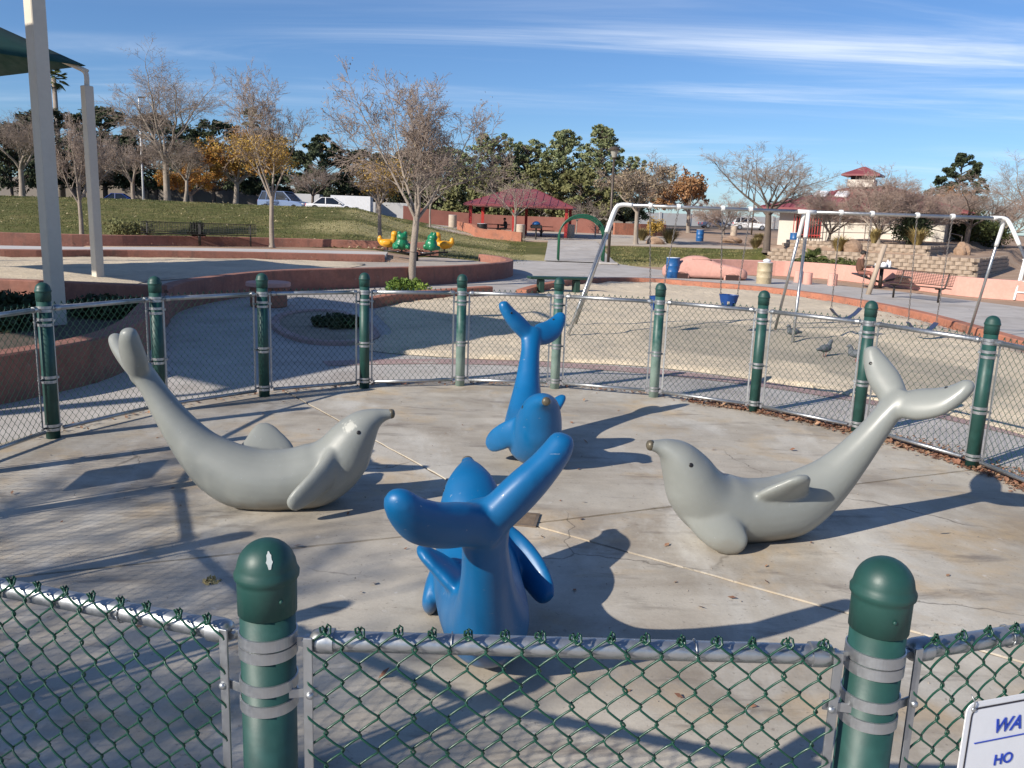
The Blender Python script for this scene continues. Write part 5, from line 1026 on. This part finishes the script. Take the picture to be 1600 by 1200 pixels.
# ================================================================== SPINNER WITH DUCKS AND FROGS
M_DUCK = mat('yellow_plastic', (.66, .31, .015), .4, var=[(4, .1)]); M_FROG = mat('green_plastic', (.012, .17, .075), .35, var=[(4, .12)])
def blob(els, name, vox=.025):
    mb = MB()
    for c_, r_ in els:
        n = 12; rings = [[(c_[0]+r_[0]*math.cos(u)*math.sin(v), c_[1]+r_[1]*math.sin(u)*math.sin(v), c_[2]-r_[2]*math.cos(v)) for u in np.linspace(0, 2*PI, n+1)[:-1]] for v in np.linspace(.12, PI-.12, 9)]; mb.quadstrip_ring(rings)
    me = mb.mesh('tmp'); bm = bmesh.new(); bm.from_mesh(me); bmesh.ops.recalc_face_normals(bm, faces=bm.faces); bm.to_mesh(me); bm.free(); o = bpy.data.objects.new('tmp', me); COL.objects.link(o); md = o.modifiers.new('r', 'REMESH'); md.mode = 'VOXEL'; md.voxel_size = vox; ms = o.modifiers.new('s', 'SMOOTH'); ms.iterations = 3
    m2 = bpy.data.meshes.new_from_object(o.evaluated_get(bpy.context.evaluated_depsgraph_get())); bpy.data.objects.remove(o); m2.name = name; m2.polygons.foreach_set('use_smooth', [True]*len(m2.polygons)); return m2
duck_me = blob([((0, 0, .22), (.34, .2, .17)), ((-.3, 0, .36), (.10, .09, .16)), ((.24, 0, .42), (.11, .1, .18)), ((.27, 0, .58), (.14, .13, .13)), ((.42, 0, .56), (.09, .06, .035)), ((0, .19, .24), (.18, .05, .10)), ((0, -.19, .24), (.18, .05, .10))], 'duck_seat')
frog_me = blob([((0, 0, .24), (.24, .26, .25)), ((.05, 0, .5), (.2, .22, .15)), ((.09, .12, .64), (.08, .08, .08)), ((.09, -.12, .64), (.08, .08, .08)), ((.16, .2, .12), (.16, .08, .09)), ((.16, -.2, .12), (.16, .08, .09)), ((-.05, .27, .14), (.18, .09, .14)), ((-.05, -.27, .14), (.18, .09, .14))], 'frog_seat')
p = Vector((-3.95, 33.2, .25)); e = empty('animal_spinner', p, R(12)); tag(e, 'low spinner ride with yellow duck and green frog seats on the terrace', 'spinner'); MB().tube([(0, 0, 0), (0, 0, .34)], .09, 12).build('hub', M_BLK, e, smooth=True)
for k, (a, me, M_) in enumerate(((168, duck_me, M_DUCK), (215, frog_me, M_FROG), (318, frog_me, M_FROG), (4, duck_me, M_DUCK))):
    d = Vector((math.cos(R(a)), math.sin(R(a)), 0)); Lr = 1.12 if me is duck_me else .72; MB().tube([d*.05+Vector((0, 0, .18)), d*Lr*.75+Vector((0, 0, .33)), d*(Lr+.15)+Vector((0, 0, .36))], .03, 8).build('arm', M_BLK, e, smooth=True)
    o = link(me.name, me, M_, e); o.location = d*Lr+Vector((0, 0, .42)); o.rotation_euler = (0, 0, R(a+(180 if k == 0 else 170 if k == 3 else 60))); MB().tube([d*Lr+Vector((0, 0, .34)), d*Lr+Vector((0, 0, .5))], .035, 8).build('stem', M_BLK, e)
    MB().tube([d*(Lr*.55)+Vector((0, 0, .33))+Vector((-d.y, d.x, 0))*(.14*math.cos(q))+Vector((0, 0, .0))+d*(.14*math.sin(q)) for q in np.linspace(0, 2*PI, 16)], .012, 5).build('foot_ring', M_STEEL, e, smooth=True)

# ================================================================== SHELTER
M_RED = mat('red_post_paint', (.42, .035, .03), .5, var=[(4, .12)]); M_ROOF = mat('red_metal_roof', (.23, .055, .06), .45, var=[(1.2, .1)], bump=(8, .1, .01)); M_DARK = mat('dark_soffit', (.05, .04, .035), .9)
def hip_roof(mb, c, hx, hy, z0, z1, ridge, rot, over=.0):
    Mx = Matrix.Rotation(rot, 3, 'Z'); P = [Vector((-hx, -hy, z0)), Vector((hx, -hy, z0)), Vector((hx, hy, z0)), Vector((-hx, hy, z0)), Vector((-ridge, 0, z1)), Vector((ridge, 0, z1))]
    b0 = len(mb.v); mb.v += [tuple(Vector(c)+Mx@p_) for p_ in P]+[tuple(Vector(c)+Mx@Vector((p_.x, p_.y, p_.z-.12))) for p_ in P[:4]]
    mb.f += [tuple(b0+i for i in f_) for f_ in ((0, 1, 5, 4), (1, 2, 5), (2, 3, 4, 5), (3, 0, 4), (0, 6, 7, 1), (1, 7, 8, 2), (2, 8, 9, 3), (3, 9, 6, 0), (9, 8, 7, 6))]
    return P, Mx
def seams(parent, P, Mx, c, n, M_):                     # standing seams on the front and side slopes
    mb = MB(); c = Vector(c)
    for (a, b_, r0_, r1_) in ((0, 1, 4, 5), (1, 2, 5, 5), (3, 0, 4, 4)):
        for k in range(1, n):
            f_ = k/n; q0 = P[a].lerp(P[b_], f_); rl = P[r0_].lerp(P[r1_], f_)
            e_ = (P[b_]-P[a]).normalized(); up = P[r0_]-P[a]; up = (up-e_*up.dot(e_)); L0 = (P[r0_]-P[a]).dot(e_); L1 = (P[b_]-P[r1_]).dot(e_); W_ = (P[b_]-P[a]).length; x = f_*W_; fr_ = min(1, x/L0 if L0 > .01 else 1, (W_-x)/L1 if L1 > .01 else 1)
            mb.tube([c+Mx@(q0+Vector((0, 0, .025))), c+Mx@(q0+up*fr_+Vector((0, 0, .025)))], .025, 4)
    o = mb.build('roof_seams', M_, parent); o['kind'] = 'stuff'; return o
p = G(815, 65); zg = p.z; e = empty('picnic_shelter', p); tag(e, 'open picnic shelter with a red hip roof on red posts', 'shelter')
z0 = top_h(815, 322, 65, zg); z1 = top_h(805, 298, 65, zg)+.15; mb = MB(); P, Mx = hip_roof(mb, (0, 0, 0), 3.95, 3.6, z0, z1, .9, R(-6)); rf = mb.build('roof', M_ROOF, e); seams(rf, P, Mx, (0, 0, 0), 14, M_ROOF)
for x, y in ((-3.5, -3.1), (-.3, -3.2), (3.5, -3.1), (-3.5, 3.1), (0, 3.1), (3.5, 3.1)): MB().box(Mx@Vector((x, y, z0/2-.02)), (.22, .22, z0-.16)).build('post', M_RED, e)
for i, (dx, dy) in enumerate(((-1.8, -.8), (1.5, .4))): picnic_table((p.x+dx, p.y+dy, Tz(p.x+dx, p.y+dy)), R(10), ['dark picnic table under the left half of the shelter', 'dark picnic table under the right half of the shelter'][i])
person(Vector((p.x+1.4-2.6, p.y-1.25, Tz(p.x, p.y))), R(160), 'person in dark clothes sitting under the picnic shelter', M_BLK, M_BLK)
e = empty('barbecue_grill', G(837, 60)); tag(e, 'black barbecue grill on a post in front of the shelter', 'grill'); MB().tube([(0, 0, 0), (0, 0, .8)], .06, 8).build('post', M_BLK, e); MB().box((0, 0, .9), (.8, .5, .25), bev=.03).build('fire_box', M_BLK, e); MB().lathe([(.3, 0), (.28, .12), (.15, .22), (.01, .25)], 14, (0, 0, 1.03)).build('lid', M_DRUMB, e, smooth=True)
def tw(path, th, h, lab, M_, sink=.3):
    pts = spline(path, 4); zz = [Tz(q[0], q[1]) for q in pts]; mb = MB(); rings = []
    for i, q in enumerate(pts):
        d = Vector(pts[min(i+1, len(pts)-1)])-Vector(pts[max(i-1, 0)]); d.z = 0 if len(d) > 2 else 0; d.normalize(); nn = Vector((-d.y, d.x, 0))*th; z = zz[i]
        rings.append([(q[0], q[1], z-sink), (q[0], q[1], z+h), (q[0]+nn.x, q[1]+nn.y, z+h), (q[0]+nn.x, q[1]+nn.y, z-sink)])
    return tag(mb.quadstrip_ring(rings).build('stucco_wall', M_), lab, 'wall')
V3 = lambda px, Yd: tuple(ground_at(px, Yd))
tw([V3(630, 74), V3(740, 75), V3(850, 75), V3(935, 74)], .3, 1.25, 'long brick-red wall behind the picnic shelter', mat('brick_red_stucco', (.25, .10, .075), .9, var=[(1.2, .15)], bump=(40, .3, .01)))
tw([V3(742, 58.5), V3(780, 58), V3(814, 57.5)], .3, .62, 'low orange wall in front of the shelter', M_ORANGE); tw([V3(714, 63), V3(728, 61), V3(742, 58.6)], .3, .62, 'low orange wall running back beside the left of the shelter', M_ORANGE)
tw([V3(960, 73), V3(1000, 74), V3(1040, 76)], .3, 1.0, 'orange wall stub right of the lamp post', M_ORANGE)

# ================================================================== BUILDING AND RETAINING WALLS
M_WHITEW = mat('white_stucco', (.58, .53, .46), .85, var=[(1, .06), (9, .05)], bump=(40, .3, .006)); M_BLOCK = mat('concrete_block', (.37, .29, .22), .92, var=[(3, .14), (20, .14)], bump=(26, .6, .02)); M_BLOCK2 = mat('concrete_block_pale', (.43, .345, .265), .92, var=[(3, .14), (20, .14)], bump=(26, .6, .02))
bc = Vector((27.0, 54.0, 0)); f1 = Vector((-.85, .53, 0)).normalized(); f2 = Vector((.53, .85, 0)); zb = Tz(24, 57)-.1; bl = empty('park_building', (bc.x, bc.y, zb)); tag(bl, 'white stucco park building with a red hip roof and cupola', 'building'); zt = 3.42-zb; Lf, Lr2 = 10.4, 8.2; rotb = math.atan2(-f1.y, -f1.x)
ctr = f1*(Lf/2)+f2*(Lr2/2); RZ = Matrix.Rotation(rotb, 3, 'Z')
MB().box(ctr+Vector((0, 0, zt/2-.3)), (Lf, Lr2, zt+.6), RZ).build('wall', M_WHITEW, bl)
mb = MB(); P, Mx = hip_roof(mb, ctr, Lf/2+1.25, Lr2/2+1.25, zt+.0, zt+1.75, .9, rotb); rf = mb.build('roof', M_ROOF, bl); seams(rf, P, Mx, ctr, 30, M_ROOF)
cu = MB(); cu.box(ctr+Vector((-.8, 0, zt+1.85)), (1.7, 1.5, .5), RZ).build('cupola_base', M_WHITEW, rf); MB().box(ctr+Vector((-.8, 0, zt+2.2)), (1.4, 1.2, .35), RZ).build('cupola_vent', M_DARK, rf)
mb = MB(); P2, Mx2 = hip_roof(mb, ctr+Vector((-.8, 0, 0)), 1.25, 1.15, zt+2.45, zt+3.0, .1, rotb); mb.build('cupola_roof', M_ROOF, rf)
for x in (-2.9, -1.5): MB().box(ctr+RZ@Vector((x, -2.65, zt+1.02)), (.85, 1.0, .22), RZ@Matrix.Rotation(R(20), 3, 'X'), .08).build('skylight', M_LID, rf)
gt = empty('bar_gate', (bc.x+f1.x*8.4, bc.y+f1.y*8.4, zb)); tag(gt, 'gate of tall red vertical bars at the left of the white building', 'gate'); no = Vector((-.53, -.85, 0))
MB().box(no*.12+Vector((0, 0, 1.1)), (1.5, .06, 2.2), RZ).build('dark_opening', M_DARK, gt)
for k in range(11): q = f1*(-.9+.18*k)+no*.3; MB().tube([q, q+Vector((0, 0, 2.3))], .03, 6).build('bar', M_RED, gt)
for z in (.15, 2.2): MB().tube([f1*-.95+no*.3+Vector((0, 0, z)), f1*.95+no*.3+Vector((0, 0, z))], .035, 6).build('rail', M_RED, gt)
# hand rail before the building
rl = empty('hand_rail', (0, 0, 0)); tag(rl, 'thin brown hand rail along the ramp before the white building', 'railing'); rp = [V3(1250, 52), V3(1290, 50), V3(1350, 49.5), V3(1440, 49.5), V3(1500, 50)]
MB().tube([Vector(q)+Vector((0, 0, .95)) for q in rp], .025, 6).build('rail', M_DRUST, rl, smooth=True); MB().tube([Vector(q)+Vector((0, 0, .5)) for q in rp], .02, 6).build('rail', M_DRUST, rl, smooth=True)
for q in spline(rp, 2): MB().tube([Vector(q)+Vector((0, 0, -.2)), Vector(q)+Vector((0, 0, .95))], .025, 6).build('post', M_DRUST, rl)
# block walls: every block a piece
rb = random.Random(5); bmeshes = []
for k in range(4):
    mb = MB(); q = lambda s_: rb.uniform(-s_, s_); w, h = .205, .094
    rings = [[(-w, .0, -h), (w, 0, -h), (w, 0, h), (-w, 0, h)], [(-w, -.12, -h), (w, -.12, -h), (w, -.12, h), (-w, -.12, h)], [(-w*.55+q(.03), -.20+q(.02), -h*.9), (w*.55+q(.03), -.20+q(.02), -h*.9), (w*.55+q(.03), -.21+q(.02), h*.9), (-w*.55+q(.03), -.21+q(.02), h*.9)]]
    bmeshes.append(mb.quadstrip_ring(rings).mesh('block'))
def block_wall(corner, n1, n2, rows, z0_, lab):
    e = empty('retaining_wall', (corner[0], corner[1], z0_)); tag(e, lab, 'wall'); k = 0
    for face, (d, n, rz) in enumerate(((Vector((-.8, .6, 0)), n1, math.atan2(.6, -.8)+PI), (Vector((.6, .8, 0)), n2, math.atan2(.8, .6)))):
        for r_ in range(rows):
            for c_ in range(n):
                o = link('block', bmeshes[rb.randrange(4)], None, e)
                s_ = (c_+.5+(.5 if r_ % 2 else 0))*.42; inn = (Vector((.6, .8, 0)) if face == 0 else Vector((-.8, .6, 0)))*(.03*r_+.2); o.location = d*s_+inn+Vector((0, 0, .095+r_*.195)); o.rotation_euler = (0, 0, rz+rb.uniform(-.03, .03))
                k += 1
    return e
for me in bmeshes: me.materials.append(M_BLOCK)
block_wall(WC, 24, 26, 5, -.03, 'lower tier of the rough block retaining wall before the building'); block_wall(WC+np.array([-.54, 3.78]), 18, 22, 3, .82, 'upper tier of the rough block retaining wall before the building')
# boulders
M_ROCK = mat('brown_rock', (.33, .22, .15), .9, var=[(2, .2), (12, .15)], bump=(9, .6, .04))
def boulder(pos, r_, seed, lab):
    rs_ = np.random.RandomState(seed); bm = bmesh.new(); bmesh.ops.create_icosphere(bm, subdivisions=3, radius=1); ph = rs_.random((5, 3))*4
    for v in bm.verts:
        n_ = sum(math.sin(v.co.dot(Vector(p_))*1.7+i) for i, p_ in enumerate(ph))*.07; v.co *= 1+n_; v.co = Vector((v.co.x*r_[0], v.co.y*r_[1], max(v.co.z*r_[2], -r_[2]*.5)))
    me = bpy.data.meshes.new('boulder'); bm.to_mesh(me); bm.free(); o = link('boulder', me, M_ROCK); o.location = Vector(pos)+Vector((0, 0, r_[2]*.4)); return tag(o, lab, 'boulder', 'boulders')
boulder(G(1331, 45), (.48, .4, .5), 1, 'tall brown boulder on the mound above the block wall'); boulder(G(1023, 59), (.6, .5, .38), 2, 'brown boulder between the dry grass tufts'); boulder(G(1143, 66), (.7, .6, .35), 3, 'pale boulder beneath the white car'); boulder(G(1503, 47), (.4, .35, .5), 4, 'pale boulder beside the dark trunk on the mound')
# low red rail and white slatted chair at the right
ch = empty('lifeguard_chair', (16.9, 27.4, 0), R(-35)); tag(ch, 'tall white slatted chair cut off by the right edge of the picture', 'chair')
for x in (-.42, .42):
    MB().tube([(x*1.25, -.5, 0), (x, -.3, 1.3)], .035, 8).build('leg', M_WPIPE, ch); MB().tube([(x*1.25, .55, 0), (x, .3, 1.3), (x, .42, 2.15)], .035, 8).build('leg', M_WPIPE, ch)
    MB().tube([(x, -.35, 1.55), (x, .32, 1.55)], .03, 8).build('armrest', M_WPIPE, ch)
for k in range(6): MB().box((0, -.3+k*.12, 1.3), (.95, .09, .03)).build('seat_slat', M_WPIPE, ch)
for k in range(8): MB().box((0, .33+k*.012, 1.42+k*.1), (.95, .025, .07)).build('back_slat', M_WPIPE, ch)
for k in range(3): MB().tube([(-.5+.03*k, -.47+.06*k, .25+.35*k), (.5-.03*k, -.47+.06*k, .25+.35*k)], .025, 6).build('rung', M_WPIPE, ch)

# ================================================================== PERIMETER WALLS AND CARS
M_PWALL = mat('perimeter_block_wall', (.30, .26, .225), .9, var=[(.5, .08), (6, .08)], bump=(8, .3, .02)); M_GWALL = mat('pale_grey_wall', (.48, .47, .46), .9, var=[(.6, .06)])
def pwall(px0, px1, Y0, Y1, h, lab, M_):
    a, b_ = Vector(ground_at(px0, Y0)), Vector(ground_at(px1, Y1)); e = empty('perimeter_wall', a); tag(e, lab, 'wall'); d = b_-a; d.z = 0; L = d.length; d.normalize(); rot = Matrix.Rotation(math.atan2(d.y, d.x), 3, 'Z'); n = int(L/5)
    for k in range(n): c_ = d*(L*(k+.5)/n); MB().box((c_.x, c_.y, h/2-.4), (L/n-.02, .2, h+.8), rot).build('panel', M_, e)
    for k in range(n+1): c_ = d*(L*k/n); MB().box((c_.x, c_.y, h/2-.35), (.42, .42, h+.95), rot).build('pilaster', M_, e)
pwall(-250, 655, 108, 122, 3.3, 'long tan block perimeter wall shaded by the trees on the left', M_PWALL); pwall(655, 985, 122, 125, 2.9, 'tan perimeter wall behind the picnic shelter', M_PWALL); pwall(985, 1330, 140, 150, 2.0, 'pale grey perimeter wall behind the parked white car on the right', M_GWALL)
M_GLASS = mat('car_glass', (.012, .015, .02), .08, spec=.8); M_TYRE = mat('tyre_rubber', (.02, .02, .02), .9); M_RIM = mat('alloy_rim', (.45, .45, .47), .3, metal=.8)
def car(pos, rz, L, W_, H_, paint_, lab, suv=True):
    e = empty('parked_car', pos, rz); tag(e, lab, 'car', 'cars in the car park'); h0 = .25; belt = H_*.58
    pr_ = [(-L/2, .45, belt*.80), (-L/2+.08, .3, belt*.98), (-L*.30, .26, belt), (0, .25, belt), (L*.20, .25, belt*.98), (L*.38, .26, belt*.86), (L*.48, .30, belt*.70), (L/2, .42, belt*.60)]
    rings = []
    for i, (x, a, b_) in enumerate(pr_):
        w = W_/2*(1 if 0 < i < 7 else .86); rings.append([(x, -w*.9, a), (x, -w, a+.12), (x, -w, b_-.14), (x, -w*.9, b_), (x, w*.9, b_), (x, w, b_-.14), (x, w, a+.12), (x, w*.9, a)])
    autosmooth(MB().quadstrip_ring(rings).build('body', paint_, e), 30)
    back = -L*.46 if suv else -L*.34; t0, t1 = (-L*.40, L*.06) if suv else (-L*.18, L*.05)
    g0 = [(back, belt-.03), (t0, H_-.08), (t1, H_-.06), (L*.24, belt-.03)]; w0, w1 = W_*.46, W_*.37
    mb = MB(); mb.quadstrip_ring([[(g0[0][0], s_*w0, g0[0][1]), (g0[1][0], s_*w1, g0[1][1]), (g0[2][0], s_*w1, g0[2][1]), (g0[3][0], s_*w0, g0[3][1])] for s_ in (-1, 1)]); mb.build('glasshouse', M_GLASS, e)
    MB().box(((t0+t1)/2, 0, H_-.045), (t1-t0+.25, w1*2+.06, .07), bev=.03).build('roof', paint_, e)
    for s_ in (-1, 1):
        for (xa, za), (xb, zb_) in (((g0[3][0]+.02, belt-.02), (t1, H_-.05)), ((back-.01, belt-.02), (t0, H_-.05)), ((-L*.10, belt-.02), (-L*.10, H_-.05)), ((-L*.30, belt-.02), (-L*.30, H_-.05))):
            if not suv and xa == -L*.30: continue
            MB().tube([(xa, s_*(w0+.012), za), (xb, s_*(w1+.012), zb_)], .045, 6).build('pillar', paint_, e)
        MB().box((L/2-.14, s_*W_*.36, belt*.70), (.2, .34, .13), Matrix.Rotation(s_*R(-20), 3, 'Z'), .03).build('headlight', M_LID, e); MB().box((-L/2+.04, s_*W_*.40, belt*.82), (.1, .2, .3), bev=.03).build('tail_light', M_RED, e); MB().box((L*.17, s_*(W_/2+.09), belt+.08), (.14, .16, .12), bev=.03).build('mirror', paint_, e)
        for x in (-L*.31, L*.31):
            wh = MB().lathe([(.20, -.11), (.33, -.11), (.35, -.06), (.35, .06), (.33, .11), (.20, .11)], 20, (x, s_*(W_/2-.09), .35), ax=Matrix.Rotation(R(90), 3, 'X')).build('wheel', M_TYRE, e); MB().lathe([(.21, -.115), (.19, -.10), (.05, -.09), (.05, .09), (.19, .10), (.21, .115)], 16, (x, s_*(W_/2-.09), .35), ax=Matrix.Rotation(R(90), 3, 'X')).build('rim', M_RIM, wh)
    return e
cp = lambda n, c_: mat(n, c_, .25, coat=.5, spec=.5)
car(G(446, 80), R(-18), 4.9, 1.95, 1.85, cp('pale_blue_car', (.16, .22, .36), ), 'pale blue van parked behind the grass hill'); car(G(518, 79), R(8), 4.6, 1.85, 1.42, cp('white_car', (.75, .75, .75)), 'white saloon car parked behind the grass hill', False); car(G(190, 92), R(15), 4.5, 1.85, 1.4, cp('dark_blue_car', (.02, .05, .22)), 'dark blue car parked by the far left wall', False)
car(G(1172, 119), R(-10), 4.8, 1.95, 1.75, cp('white_car', (.75, .75, .75)), 'white SUV parked behind the dark-trunked tree'); car(G(1117, 121), R(8), 4.5, 1.85, 1.4, cp('slate_car', (.06, .08, .14)), 'slate blue car parked left of the white SUV', False); car(G(588, 95), R(0), 4.5, 1.85, 1.4, cp('dark_green_car', (.01, .06, .055)), 'dark green car parked right of the white saloon', False)
for i, (px, Yd, w, h, M_) in enumerate(((548, 90, 4.2, 2.0, M_LID), (612, 92, 5.5, 1.7, M_GWALL), (470, 100, 4.5, 2.2, M_GWALL))):
    p = G(px, Yd); e = empty('enclosure_wall', p); tag(e, ['white enclosure wall behind the white saloon car', 'pale enclosure wall right of the dark green car', 'grey enclosure wall behind the pale blue van'][i], 'wall'); MB().box((0, 0, h/2), (w, .2, h), bev=.02).build('panel', M_, e); MB().box((w/2-.1, .8, h/2), (.2, 1.6, h*.98), bev=.02).build('return_panel', M_, e)
# ================================================================== PIGEONS
M_PIG = mat('pigeon_grey', (.10, .11, .125), .7, var=[(30, .3)])
pig = blob([((0, 0, .15), (.13, .065, .065)), ((-.10, 0, .14), (.11, .04, .03)), ((.09, 0, .20), (.04, .035, .07)), ((.115, 0, .255), (.034, .03, .032)), ((.15, 0, .25), (.018, .008, .008))], 'pigeon', .009)
for (px, py, rz, lab) in ((1288, 559, 30, 'grey pigeon standing on the sand left of the fence post'), (1337, 568, 160, 'grey pigeon half hidden behind the fence post'), (1238, 531, 200, 'grey pigeon near the middle swing legs')):
    p = at(px, py, .03); e = empty('pigeon', (p[0], p[1], .03), R(rz)); tag(e, lab, 'pigeon', 'pigeons on the sand'); link('body', pig, M_PIG, e)
    for s_ in (-1, 1): MB().tube([(.0, s_*.025, .11), (.0, s_*.025, .01), (.03, s_*.028, .004)], .005, 5).build('leg', mat('pigeon_leg', (.35, .1, .08), .7), e)
S.render.engine = 'CYCLES'; S.cycles.max_bounces = 5; S.cycles.diffuse_bounces = 2; S.cycles.glossy_bounces = 2; S.cycles.transmission_bounces = 2
